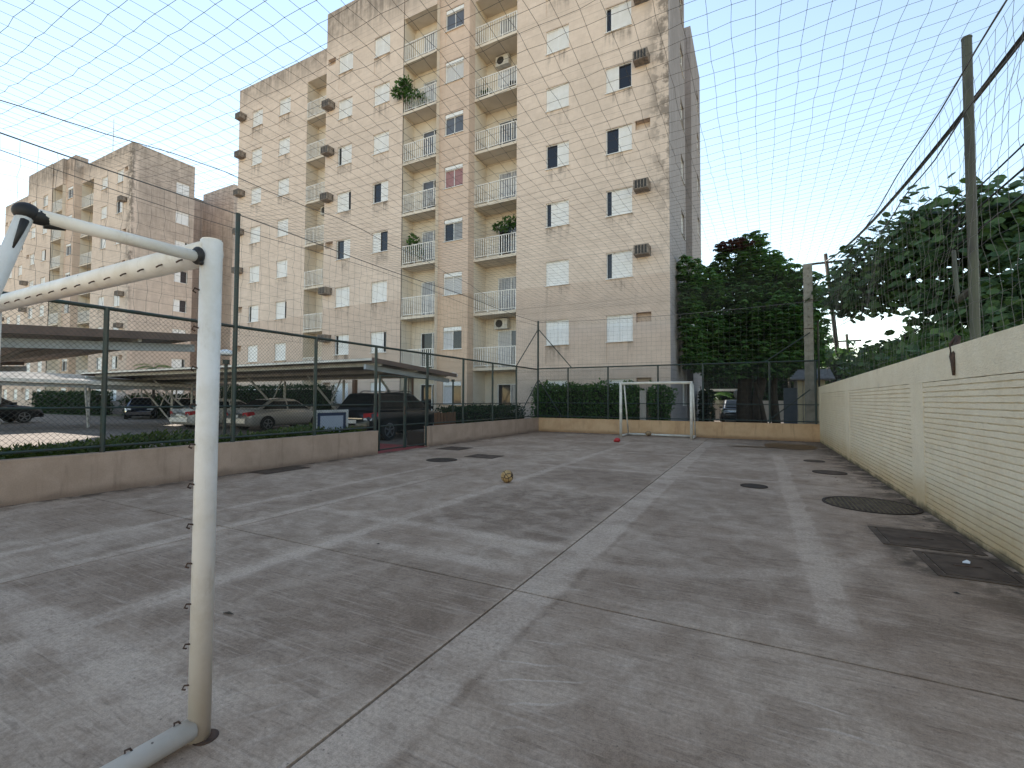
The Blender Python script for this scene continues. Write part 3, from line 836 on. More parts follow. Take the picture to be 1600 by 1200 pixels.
far_state = {'C': ['glass', 'dark_glass', 'glass', 'curtain_glass', 'glass', 'glass', 'glass', 'glass'], 'acA': (2, 3, 6), 'acE': (2, 3, 4), 'acG': (1, 3, 5, 6), 'cond': ()}
far_b = apartment(-46.75, 'smaller looking cream apartment block farther off behind the near goal', 'apartment blocks of the estate', far_state, 11, M['facade'])
q = MB(); q.tube((-12.6, 23, 24.0), (-12.6, 23, 30.7), .035, 5); q.tube((-9.5, 25, 24), (-9.5, 25, 27.2), .03, 5); q.build('roof_antenna', M['steel'], far_b, ROOT0)

# ------------------------------------------------------------------ fences, gate, net
def chain_link(P0, U, L, z0, z1, pitch=0.075, r=0.0022):
    """diamond mesh on a vertical plane starting at P0, along U"""
    q = MB(); h = z1 - z0
    n = int((L + h) / pitch)
    for i in range(n + 1):
        for s_ in (1, -1):
            u0 = i * pitch - h
            a, b = max(u0, 0.0), min(u0 + h, L)
            if b - a < 0.02: continue
            za = z0 + (a - u0); zb = z0 + (b - u0)
            if s_ < 0: za, zb = z1 - (a - u0), z1 - (b - u0)
            pa = (P0[0] + U[0] * a, P0[1] + U[1] * a, za); pb = (P0[0] + U[0] * b, P0[1] + U[1] * b, zb)
            q.tube(pa, pb, r, 3, caps=False)
    return q

XL, YF = -8.98, 19.70
fl = thing('chain_link_fence', 'dark green wire mesh fence on the low beige walls along the car park', 'fence', (XL, 8, 0), 0, 'court fences')
o_ = (XL, 8, 0)
for y0, y1 in ((-6, 9.33), (11.45, YF)):
    q = MB(); q.tube((XL, y0, 2.85), (XL, y1, 2.85), .030, 8); q.build('top_rail', M['green'], fl, o_)
    q = MB(); q.tube((XL, y0, 1.30), (XL, y1, 1.30), .018, 6); q.build('middle_rail', M['green'], fl, o_)
    q = MB(); q.tube((XL, y0, 0.70), (XL, y1, 0.70), .022, 6); q.build('bottom_rail', M['green'], fl, o_)
    chain_link((XL, max(y0, 0)), (0, 1), y1 - max(y0, 0), 0.70, 2.84).build('wire_mesh', M['wire'], fl, o_)
q = MB(); q.tube((XL, 9.33, 2.85), (XL, 11.45, 2.85), .030, 8); q.build('top_rail', M['green'], fl, o_)
chain_link((XL, 9.33), (0, 1), 2.12, 2.12, 2.84).build('wire_mesh', M['wire'], fl, o_)
for y in (-4, -2, 0, 1.6, 3.47, 7.38, 9.30, 11.50, 13.48, 15.5, 17.5):
    q = MB(); q.tube((XL, y, 0.0 if 9 < y < 12 else .5), (XL, y, 2.86), .038, 8); q.build('fence_post', M['green'], fl, o_)
ff = thing('chain_link_fence', 'dark green wire mesh fence on the ochre end wall behind the far goal', 'fence', (-3.5, YF, 0), 0, 'court fences')
o_ = (-3.5, YF, 0)
for z, r in ((2.88, .030), (1.31, .018), (0.70, .022)):
    q = MB(); q.tube((XL, YF, z), (1.95, YF, z), r, 6); q.build('top_rail' if z > 2 else 'middle_rail' if z > 1 else 'bottom_rail', M['green'], ff, o_)
for x in (-7.5, -5.67, -3.58, -1.87, 0.42, 1.86):
    q = MB(); q.tube((x, YF, .5), (x, YF, 2.9), .036, 8); q.build('fence_post', M['green'], ff, o_)
for a, b in (((0.3, 2.9), (1.72, 3.9)), ((0.36, .7), (1.69, 1.85)), ((-8.95, 4.7), (-7.33, 2.88)), ((-8.95, 2.36), (-7.79, .66))):
    q = MB(); q.tube((a[0], YF + .02, a[1]), (b[0], YF + .02, b[1]), .022, 6); q.build('brace', M['green'], ff, o_)
for a, b in (((19.65, 4.7), (17.45, 2.86)), ((19.65, 2.36), (17.66, .66))):
    q = MB(); q.tube((XL + .02, a[0], a[1]), (XL + .02, b[0], b[1]), .022, 6); q.build('brace', M['green'], fl, (XL, 8, 0))
chain_link((XL, YF), (1, 0), 10.9, 0.70, 2.87).build('wire_mesh', M['wire'], ff, o_)

gt = thing('court_gate', 'dark green two leaf wire gate standing in the gap between the low walls', 'gate', (XL, 10.4, 0))
o_ = (XL, 10.4, 0)
for y0, y1 in ((9.42, 10.42), (10.47, 11.40)):
    q = MB()
    for y in (y0, y1): q.tube((XL + .03, y, .06), (XL + .03, y, 2.1), .026, 8)
    for z in (.09, .72, 1.38, 2.08): q.tube((XL + .03, y0, z), (XL + .03, y1, z), .02, 6)
    lf = q.build('gate_leaf', M['green'], gt, o_)
    chain_link((XL + .03, y0), (0, 1), y1 - y0, .09, 2.08).build('wire_mesh', M['wire'], lf, o_)
q = MB(); q.tube((XL + .06, 10.40, 1.0), (XL + .06, 10.40, 1.25), .015, 6); q.build('handle', M['rust'], gt, o_)

def net_pole(label, name, x, y, z1, r, mat, z0=0.0):
    q = MB(); q.tube((0, 0, z0), (0, 0, z1), r, 10)
    q.tube((0, 0, z1), (0, 0, z1 + .02), r * 1.08, 10)
    o = q.build(name, mat, loc=(x, y, 0))
    return tag(o, label, 'pole', 'poles that carry the net')
net_pole('tall thin dark pole on the beige wall just right of the near goal post', 'net_pole', XL, 5.5, 5.06, .042, M['green'], .5)
net_pole('tall thin dark pole with diagonal braces at the far left corner of the court', 'net_pole', XL, YF, 5.08, .045, M['green'], .5)
rp = net_pole('thick rusty green steel pole standing on the cream brick wall', 'net_pole', 2.21, 7.13, 5.66, .046, M['pole'], 1.9)
# square concrete pole with holes at the far right corner
cp = thing('concrete_pole', 'square drilled concrete pole at the far right corner of the court', 'pole', (1.72, 20.25, 0))
q = MB(); h_ = [(0.11, 0.17, z / 10, z / 10 + .05, .03, True) for z in range(6, 64, 3)]
for (O, U, N) in (((-.14, -.12), (1, 0), (0, -1)), ((.14, -.12), (0, 1), (1, 0)), ((.14, .12), (-1, 0), (0, 1)), ((-.14, .12), (0, -1), (-1, 0))):
    q.wall(O, U, N, .28 if U[0] else .24, -.05, 6.5, h_ if N == (0, -1) else ())
q.quad((-.14, -.12, 6.5), (.14, -.12, 6.5), (.14, .12, 6.5), (-.14, .12, 6.5))
q.build('pole_shaft', M['conc_pole'], cp)
for z in (5.15, 2.9, 4.1):
    q = MB(); q.path([(.16 * math.cos(a * .5) * 1.12, .15 * math.sin(a * .5) * 1.12, z + .01 * (a % 2)) for a in range(14)], .012, 5)
    q.build('wire_binding', M['rust'], cp)
q = MB(); q.tube((.32, .1, 0), (.30, .1, 4.4), .035, 8); tag(q.build('prop_pipe', M['pole'], loc=(1.72, 20.25, 0)), 'leaning blue grey pipe beside the drilled concrete pole', 'pipe')
# hanging strap at the foot of the steel pole
q = MB()
q.path([(2.02, 6.98, 2.18), (1.99, 6.93, 2.05), (1.945, 6.88, 1.98), (1.94, 6.87, 1.86), (1.938, 6.86, 1.74)], [.03, .035, .03, .022, .012], 6)
q.path([(2.03, 7.04, 2.2), (1.96, 7.0, 2.1), (1.943, 6.95, 1.95), (1.942, 6.9, 1.82)], [.018, .02, .016, .010], 5)
tag(q.build('rag', M['rust'], smooth=True), 'rusty brown strip of rag hanging over the top of the cream brick wall', 'rag')
q = MB(); q.tube((2.21, 7.13, 2.75), (2.25, 7.75, 2.72), .04, 7); q.tube((2.25, 7.75, 2.72), (2.28, 7.95, 3.4), .024, 6)
q.build('side_arm', M['pole'], rp, (2.21, 7.13, 0))

# the safety net: roof and three hanging sides
def net():
    t = thing('safety_net', 'dark cord net stretched over the whole court as roof and sides', 'net', (-3.5, 8, 0))
    o = (-3.5, 8, 0)
    x0, x1, y0, y1 = XL, 2.05, -1.5, 19.75
    cx = 0.195
    nx = int((x1 - x0) / cx); ny = int((y1 - y0) / cx)
    r0 = random.Random(12)
    jit = {}
    def P(i, j):
        key = (i, j)
        if key in jit: return jit[key]
        u, v = i / nx, j / ny
        z = 5.08 - 0.42 * (4 * u * (1 - u)) ** 0.8 * (0.55 + 0.45 * math.sin(v * 9.5 + 1.0) ** 2) + 0.03 * math.sin(v * 13 + u * 3) * (4 * u * (1 - u)) + r0.uniform(-.008, .008)
        if j == ny: z -= 0.25 * 4 * u * (1 - u) * 0
        e = 0.011 if 0 < i < nx and 0 < j < ny else 0
        jit[key] = (x0 + (x1 - x0) * u + r0.uniform(-e, e) + .05 * math.sin(v * 7 + u * 3) * (1 if 0 < i < nx else 0), y0 + (y1 - y0) * v + r0.uniform(-e, e) + .06 * math.sin(u * 6 + v * 3) * (1 if 0 < j < ny else 0), z)
        return jit[key]
    q = MB()
    rr = 0.0021
    for i in range(nx + 1): q.wire([P(i, j) for j in range(ny + 1)], rr)
    for j in range(ny + 1): q.wire([P(i, j) for i in range(nx + 1)], rr)
    a = q.build('roof_netting', M['net'], t, o); a['kind'] = 'stuff'
    q = MB()
    for i in range(1, nx):
        for j in range(8, ny):
            c = P(i, j); s_ = .0048 * r0.uniform(.5, 1.3)
            q.add([(c[0] + s_, c[1], c[2]), (c[0] - s_, c[1], c[2]), (c[0], c[1] + s_, c[2]), (c[0], c[1] - s_, c[2]), (c[0], c[1], c[2] + s_), (c[0], c[1], c[2] - s_)],
                  [(0, 2, 4), (2, 1, 4), (1, 3, 4), (3, 0, 4), (2, 0, 5), (1, 2, 5), (3, 1, 5), (0, 3, 5)])
    a = q.build('net_knots', M['net'], t, o); a['kind'] = 'stuff'
    def side(fn, n, m, seed, name):
        r1 = random.Random(seed); g = {}
        for i in range(n + 1):
            for j in range(m + 1):
                e = .02 if 0 < j < m else .006
                p = fn(i / n, j / m)
                g[i, j] = (p[0] + r1.uniform(-e, e), p[1] + r1.uniform(-e, e), p[2] + r1.uniform(-e, e))
        q = MB()
        for i in range(n + 1): q.wire([g[i, j] for j in range(m + 1)], rr)
        for j in range(m + 1): q.wire([g[i, j] for i in range(n + 1)], rr)
        a = q.build(name, M['net'], t, o); a['kind'] = 'stuff'
    sg = lambda v: 5.06 - .05 * math.sin(v * 9) ** 2
    side(lambda u, v: (x0 + .05 * math.sin(u * 20 + v * 3) * math.sin(v * 3.1), y0 + (y1 - y0) * u, 2.7 + (sg(u) - 2.7) * v), ny, 13, 1, 'left_netting')
    side(lambda u, v: (x0 + (x1 - x0) * u, y1 + .05 * math.sin(u * 9 + v * 4) * math.sin(v * 3.1), .75 + (5.04 - .12 * math.sin(u * 3.14) - .75) * v), nx, 24, 2, 'end_netting')
    side(lambda u, v: (x1 + .07 + .07 * math.sin(u * 26 + v * 4) * math.sin(v * 3.1), y0 + (y1 - y0) * u, 2.0 + (5.12 - 2.0) * v), ny, 18, 3, 'right_netting')
    q = MB(); q.path([(-7.0 - .004 * i * i, .4 + .75 * i, 4.28 + .8 * (1 - math.exp(-i * .26)) + .03 * math.sin(i * 1.7)) for i in range(20)], .006, 5); q.build('seam_rope', M['net'], t, o)
    # edge ropes
    for pts, r in (([(x0, y0 + (y1 - y0) * i / 40, sg(i / 40)) for i in range(41)], .011), ([(x1 + .02, y0 + (y1 - y0) * i / 40, 5.10 + .03 * math.sin(i)) for i in range(41)], .009), ([(x0 + (x1 - x0) * i / 20, y1, 5.04 - .12 * math.sin(i / 20 * 3.14)) for i in range(21)], .008),
                   ([(x1 + .1, y0 + (y1 - y0) * i / 40, 4.72 + .04 * math.sin(i * 1.3)) for i in range(41)], .009), ([(x0, y0 + (y1 - y0) * i / 40, 4.90 - .16 * math.sin(i / 40 * 6) ** 2) for i in range(41)], .006)):
        q = MB(); q.path(pts, r, 5); q.build('edge_rope', M['net'], t, o)
net()

# ------------------------------------------------------------------ goals
def near_goal():
    base = (-3.4, 0.7, 0)
    t = thing('goal_frame', 'large white pipe goal frame close by with black grease at its corners', 'goal', base, 0, 'pipe goals')
    xr, xl, yf, zt = -2.13, -4.75, 1.19, 2.10
    for x in (xr, xl):
        q = MB(); q.tube((x, yf, 0.0), (x, yf, zt + .045), .043, 24); po = q.build('post', M['goal'], t, base, smooth=True)
        for z in (1.92, 1.754, 1.58, 1.42, 1.25, 1.08, .91, .745, .575, .408, .238): 
            d = -1 if x == xr else 1
            q = MB(); q.path([(x + d * .008, yf - .040, z), (x + d * .012, yf - .058, z + .006), (x + d * .015, yf - .064, z - .008), (x + d * .014, yf - .052, z - .014)], .0040, 5)
            q.build('net_hook', M['rust'], po, base)
        q = MB(); q.tube((x, yf, zt + .045), (x, yf, zt + .051), .039, 24); q.build('post_cap', M['goal'], po, base)
        q = MB(); q.disc((x + .026, yf + .012), .05, 0.001, .004, 20); q.build('socket_ring', M['rust'], po, base)  # dark crescent of the post hole, drawn as a flat disc
        q = MB(); q.tube((x, yf - .045, 2.06), (x, .60, 2.06), .0235, 16); st = q.build('top_stay', M['goal'], t, base, smooth=True)
        q = MB(); q.sphere((x - .003, yf - .055, 2.066), .030, 14, 10, (1.15, .8, 1.3)); q.sphere((x + .012, yf - .05, 2.036), .012, 8, 6); q.build('grease_joint', M['black'], st, base, smooth=True)
        q = MB(); q.sphere((x, .60, 2.062), .030, 14, 10, (1.0, 1.2, 1.05)); q.sphere((x, .63, 2.056), .0262, 12, 8, (1, 1.5, 1)); q.path([(x + .018, .592, 2.03), (x + .024, .58, 1.985), (x + .021, .566, 1.93)], [.012, .008, .003], 6); q.path([(x - .004, .645, 2.036), (x - .002, .70, 2.036)], [.014, .004], 6); q.build('grease_joint', M['black'], st, base, smooth=True)
        q = MB(); q.tube((x, .60, 2.06), (x, .08, 0.06), .0225, 18); q.build('back_leg', M['goal'], t, base, smooth=True)
        q = MB(); q.tube((x, yf - .03, .055), (x, .05, .055), .044, 20); gb = q.build('ground_bar', M['goal'], t, base, smooth=True)
        for y in (1.10, .93, .74, .56, .38, .2):
            q = MB(); q.path([(x - .016, y, .094), (x - .018, y, .107), (x - .012, y + .014, .108), (x - .008, y + .02, .096)], .0042, 5)
            q.build('net_hook', M['rust'], gb, base)
    q = MB(); q.tube((xr, yf, zt - .002), (xl, yf, zt - .002), .054, 22); cb = q.build('crossbar', M['goal'], t, base, smooth=True)
    x = -2.27
    while x > -4.7:
        q = MB(); q.path([(x, yf - .046, zt - .03), (x, yf - .06, zt - .038), (x - .012, yf - .064, zt - .045), (x - .022, yf - .058, zt - .040)], .0038, 5); x -= .168
        q.build('net_hook', M['rust'], cb, base)
    q = MB(); q.tube((xr, .06, .055), (xl, .06, .055), .045, 18); q.build('back_bar', M['goal'], t, base, smooth=True)
near_goal()
def far_goal():
    base = (-3.4, 18.5, 0)
    t = thing('goal_frame', 'small white goal frame standing before the ochre end wall', 'goal', base, 0, 'pipe goals')
    xr, xl, yf, zt = -2.13, -4.73, 18.2, 2.10
    for x in (xr, xl):
        q = MB(); q.tube((x, yf, 0), (x, yf, zt + .05), .052, 14); q.build('post', M['goal_far'], t, base, smooth=True)
        q = MB(); q.tube((x, yf, 2.08), (x, yf + .55, 2.06), .025, 10); q.build('top_stay', M['goal_far'], t, base, smooth=True)
        q = MB(); q.tube((x, yf + .55, 2.06), (x, yf + 1.2, .05), .028, 10); q.build('back_leg', M['goal_far'], t, base, smooth=True)
        q = MB(); q.tube((x, yf, .05), (x, yf + 1.2, .05), .045, 12); q.build('ground_bar', M['goal_far'], t, base, smooth=True)
    q = MB(); q.tube((xr - .0, yf, zt), (xl, yf, zt), .052, 14); q.build('crossbar', M['goal_far'], t, base, smooth=True)
    q = MB(); q.tube((xr, yf + 1.2, .05), (xl, yf + 1.2, .05), .045, 12); q.build('back_bar', M['goal_far'], t, base, smooth=True)
far_goal()

# ------------------------------------------------------------------ things lying on the court
q = MB(); q.sphere((0, 0, 0.11), .11, 24, 16); tag(q.build('football', M['ball'], loc=(-3.88, 7.22, 0), smooth=True), 'worn tan football lying on the open concrete of the court', 'ball')
q = MB(); q.sphere((0, 0, 0.10), .105, 16, 12, (1.15, .9, .95)); q.sphere((.06, -.02, .12), .06, 10, 8); tag(q.build('deflated_ball', M['tan_rag'], loc=(-3.86, 19.12, 0.02), smooth=True), 'scuffed deflated ball leaning on the far goal back bar', 'ball')
q = MB(); q.sphere((0, 0, 0.072), .096, 16, 12, (1.1, 1.0, .85), -.75); q.sphere((-.08, .03, .04), .05, 10, 8, (1.3, 1, .8)); tag(q.build('deflated_ball', M['red_plastic'], loc=(-4.27, 15.95, 0.0), smooth=True), 'crumpled red plastic ball near the left post of the far goal', 'ball')
q = MB(); q.add([(-.028, -.02, .004), (.02, -.028, .006), (.035, .014, .014), (-.014, .028, .005)], [(0, 1, 2, 3)]); q.add([(-.014, .028, .005), (.035, .014, .014), (.02, .042, .02)], [(0, 1, 2)])
tag(q.build('paper_scrap', M['paper'], loc=(1.63, 5.6, .012)), 'white scrap of paper on the dark lid by the cream wall', 'paper')
q = MB(); q.path([(-.045, -.01, .008), (-.01, .005, .012), (.035, .012, .008)], [.003, .009, .002], 5); tag(q.build('dead_leaf', M['bark'], loc=(-3.15, 1.93, 0)), 'small dark dead leaf on the concrete beside the near goal post', 'leaf')

r0 = random.Random(44); q = MB()
for _ in range(230):
    if r0.random() < .6: x, y = 1.93 - abs(r0.gauss(0, .28)), r0.uniform(3.5, 19)
    elif r0.random() < .5: x, y = r0.uniform(-8.5, 1.8), 19.55 - abs(r0.gauss(0, .35))
    else: x, y = r0.uniform(-8.7, 1.8), r0.uniform(2.2, 19)
    a = r0.uniform(0, 6.28); l = r0.uniform(.008, .028); w = l * r0.uniform(.25, .6); ca, sa = math.cos(a), math.sin(a)
    q.add([(x - ca * l, y - sa * l, .003), (x - sa * w, y + ca * w, .006 + l * .2), (x + ca * l, y + sa * l, .004), (x + sa * w, y - ca * w, .005)], [(0, 3, 2, 1)])
o = q.build('leaf_litter', M['bark']); o['kind'] = 'stuff'

def cover(label, x, y, r, mat, ribs=False, rim=True, ry=None):
    t = thing('manhole_cover', label, 'manhole cover', (x, y, 0), 0, 'manhole covers in the court floor')
    q = MB(); q.disc((0, 0), r, 0.001, 0.008, 36); q.build('lid', mat, t)
    if rim:
        q = MB(); n = 36
        a = [(math.cos(2 * math.pi * i / n), math.sin(2 * math.pi * i / n)) for i in range(n)]
        q.add([(r * 1.02 * c, r * 1.02 * s_, .001) for c, s_ in a] + [(r * 1.02 * c, r * 1.02 * s_, .012) for c, s_ in a] + [(r * 1.10 * c, r * 1.10 * s_, .012) for c, s_ in a] + [(r * 1.10 * c, r * 1.10 * s_, .001) for c, s_ in a],
              [(k_ * n + i, (k_ + 1) * n + i, (k_ + 1) * n + (i + 1) % n, k_ * n + (i + 1) % n) for k_ in range(3) for i in range(n)])
        q.build('rim', M['iron'], t)
    if ribs:
        q = MB(); s_ = .055
        g = -r
        while g < r:
            hlen = math.sqrt(max(r * r * .93 - g * g, 0))
            if hlen > .05:
                q.bar((g, -hlen, .0095), (g, hlen, .0095), .026, .010)
            g += s_
        q.build('raised_ribs', M['hatch'], t)
cover('large mossy round iron cover with ribs beside the cream wall', 1.38, 8.12, .51, M['iron_olive'], True)
cover('dark round cover on the open court toward the cream wall', -.06, 8.93, .19, M['iron'])
cover('round cover with a pale middle and dark rim near the cream wall', 1.28, 11.36, .27, M['hatch'])
cover('small round cover farthest along the cream wall near the puddle', 1.2, 13.33, .2, M['hatch'])
cover('dark oval looking cover nearest the camera among those by the gate', -6.67, 9.12, .37, M['iron'], False, False)
def slab_cover(label, x0, x1, y0, y1, rz=0.0, hole=True):
    t = thing('inspection_hatch', label, 'inspection hatch', ((x0 + x1) / 2, (y0 + y1) / 2, 0), rz, 'rectangular hatches in the court floor')
    w, d = (x1 - x0) / 2, (y1 - y0) / 2
    q = MB(); q.box(-w + .07, w - .07, -d + .07, d - .07, .001, .011); lid = q.build('lid', M['hatch'], t)
    q = MB(); q.box(-w, w, -d, -d + .052, .001, .010); q.box(-w, w, d - .052, d, .001, .010); q.box(-w, -w + .052, -d + .052, d - .052, .001, .010); q.box(w - .052, w, -d + .052, d - .052, .001, .010); q.build('frame', M['hatch'], t)
    q = MB(); q.bar((-.1, 0, .012), (.1, .02, .012), .02, .008); q.build('handle', M['rust'], lid)
slab_cover('dark rectangular hatch in a frame beside the cream wall', 1.12, 1.9, 5.98, 6.75)
slab_cover('dark rectangular lid with a paper scrap on it by the cream wall', 1.32, 1.9, 5.12, 5.86)
slab_cover('pair of dark lids against the low beige wall left of the gate', -8.86, -8.32, 5.75, 6.75)
slab_cover('wide dark rectangular lid lying nearest the gate opening', -8.3, -7.5, 11.05, 11.85)
slab_cover('ragged dark lid between the gate and the tan football', -6.55, -5.75, 9.9, 10.55)

# ------------------------------------------------------------------ carports
def carport(label, x0, x1, y0, y1, zf, cols, pitch=.22, ribs_along='y', edge='fascia', foot=.55):
    """zf(x, y) roof height"""
    base = ((x0 + x1) / 2, (y0 + y1) / 2, 0)
    t = thing('carport', label, 'carport', base, 0, 'carports of the car park')
    q = MB(); prof = [(0, 0), (.30, 0), (.40, .035), (.60, .035), (.70, 0)]
    if ribs_along == 'y':
        n = int((x1 - x0) / pitch); cs = []
        for i in range(n):
            for u, h in prof: cs.append((x0 + (i + u) * pitch, h))
        cs.append((x1, 0))
        vs = []
        for (x, h) in cs: vs += [(x, y0, zf(x, y0) + h), (x, y1, zf(x, y1) + h)]
    else:
        n = int((y1 - y0) / pitch); cs = []
        for i in range(n):
            for u, h in prof: cs.append((y0 + (i + u) * pitch, h))
        cs.append((y1, 0))
        vs = []
        for (y, h) in cs: vs += [(x1, y, zf(x1, y) + h), (x0, y, zf(x0, y) + h)]
    q.add(vs, [(2 * i, 2 * i + 2, 2 * i + 3, 2 * i + 1) for i in range(len(cs) - 1)])
    q.build('roof_sheet', M['sheet'], t, base)
    P = lambda x, y, d: (x, y, zf(x, y) + d)
    for y in (y0 - .01, y1 + .01):
        q = MB(); q.bar(P(x0, y, -.02), P(x1, y, -.02), .02, .07); q.build('flashing', M['flash'], t, base)
    for x in (x1 + .012, x0 - .012):
        q = MB(); q.bar(P(x, y0, -.035), P(x, y1, -.035), .02, .15); q.build('fascia', M[edge], t, base)
    for f in (.12, .5, .88):
        q = MB(); y = y0 + (y1 - y0) * f; q.bar(P(x0 + .1, y, -.09), P(x1 - .1, y, -.09), .07, .14); q.build('purlin', M['steel'], t, base)
    for x in (x0 + .35, x1 - .35):
        q = MB(); q.bar(P(x, y0 + .05, -.24), P(x, y1 - .05, -.24), .09, .16); q.build('edge_beam', M['beam'], t, base)
    for (x, y, dx, dy) in cols:
        c = MB(); zt = zf(x, y) - .2
        c.tube((x, y, -.05), (x, y, zt), .055, 8); c = c.build('column', M['steel'], t, base)
        a = MB(); px, py = x + dx, y + dy
        a.tube((x, y, foot), (px, py, zf(px, py) - .2), .045, 8); a.tube((x + dx * .38, y + dy * .38, foot + (zt - foot) * .38), (x + dx * .1, y + dy * .1, zt), .03, 6)
        a.build('slanted_arm', M['steel'], c, base)
    return t
carport('near carport roof seen through the near goal frame at the picture edge', -21.0, -10.9, -4.0, 6.0, lambda x, y: 2.61 + .068 * (y - 2.8) + .022 * (x + 10.9), ((-15.8, 3.4, 4.55, 0), (-15.8, -1.6, 4.55, 0)), .25, 'y', 'fascia', 1.78)
carport('long corrugated carport roof sheltering the black and silver cars', -31.0, -10.8, 11.0, 15.7, lambda x, y: 2.73 - .06 * (y - 11), [(x, 15.0, 0, -1.9) for x in (-12.6, -16.4, -20.4, -24.4, -28.4)], .2)
carport('low carport with a sunlit white roof edge and white slanted posts', -33.5, -28.4, 7.0, 15.4, lambda x, y: 2.24 - .012 * (y - 9) + .10 * (-28.4 - x), ((-29.5, 10.8, .9, -.5), (-29.45, 14.5, -1.6, -.9), (-29.5, 7.6, .9, -.5)), .25, 'y', 'flash', .1)
carport('far carport over the dark parked car at the left picture edge', -43.0, -36.2, 5.0, 10.6, lambda x, y: 2.42 + .03 * (y - 8), ((-37.5, 9.8, -1.5, 0), (-37.5, 6, -1.5, 0)), .25)
carport('farthest carport in front of the smaller looking apartment block', -46.0, -31.5, 16.6, 19.6, lambda x, y: 2.45 - .02 * (y - 16.6), [(x, 19.0, 0, -1.5) for x in (-33, -38, -43)], .25)

# ------------------------------------------------------------------ lamps, notice board, planter
def lamp_post(label, x, y, z, r, dome=True):
    t = thing('garden_lamp', label, 'lamp', (x, y, 0), 0, 'garden lamps')
    q = MB(); q.tube((0, 0, -.03), (0, 0, z - r), .035, 8); q.tube((0, 0, z - r - .05), (0, 0, z - r + .04), .07, 10); q.build('post', M['green'], t)
    q = MB()
    if dome: q.sphere((0, 0, z), r, 18, 12, (1, 1, .62), -.25)
    else: q.sphere((0, 0, z), r, 18, 12)
    q.build('globe', M['globe'], t, smooth=True)
    return t
lamp_post('white dome lamp on a dark post just right of the near goal post', -10.4, 6.18, 2.43, .17)
lamp_post('white dome lamp on a post before the balconies beside the long carport', -11.0, 15.76, 2.42, .20)
lamp_post('round white globe lamp near the black car beyond the far fence', -.92, 30.5, 1.82, .30, False)
t = thing('notice_board', 'white framed pale blue board with navy border behind the low wall', 'board', (-9.6, 8.42, 0))
q = MB()
for y in (-.50, .48): q.box(-.02, .02, y - .035, y + .035, -.02, 1.17)
q.box(-.02, .02, -.465, .445, 1.10, 1.168); q.box(-.02, .02, -.465, .445, .30, .36); q.build('frame', M['steel'], t)
q = MB(); q.box(-.012, .008, -.465, .445, .36, 1.10); q.build('border', M['blue_trim'], t)
q = MB(); q.box(.008, .014, -.37, .35, .42, 1.02); q.build('panel', M['board'], t)
t = thing('wooden_planter', 'brown board planter box at the corner past the gate', 'planter', (-10.45, 14.5, 0))
for i in range(4):
    q = MB(); q.box(.20, .23, -.36 + i * .18, -.36 + i * .18 + .16, -.02, .95 + .02 * (i % 2)); q.build('board', M['wood'], t)
for i in range(3):
    q = MB(); q.box(-.24 + i * .15, -.24 + i * .15 + .13, -.40, -.37, -.02, .95 + .02 * (i % 2)); q.build('board', M['wood'], t)
q = MB(); q.box(-.24, .19, -.36, .35, -.02, .88); q.build('soil', M['soil'], t)
for i, (x, lb) in enumerate(((-13.9, 'dark brown timber post under the carport left of the black car'), (-17.6, 'dark brown timber post under the carport nearer the trimmed hedge'))):
    q = MB(); q.box(-.09, .09, -.09, .09, -.02, 2.4); tag(q.build('timber_post', M['wood'], loc=(x, 16.6 + .2 * i, 0)), lb, 'post', 'timber posts by the entrance')

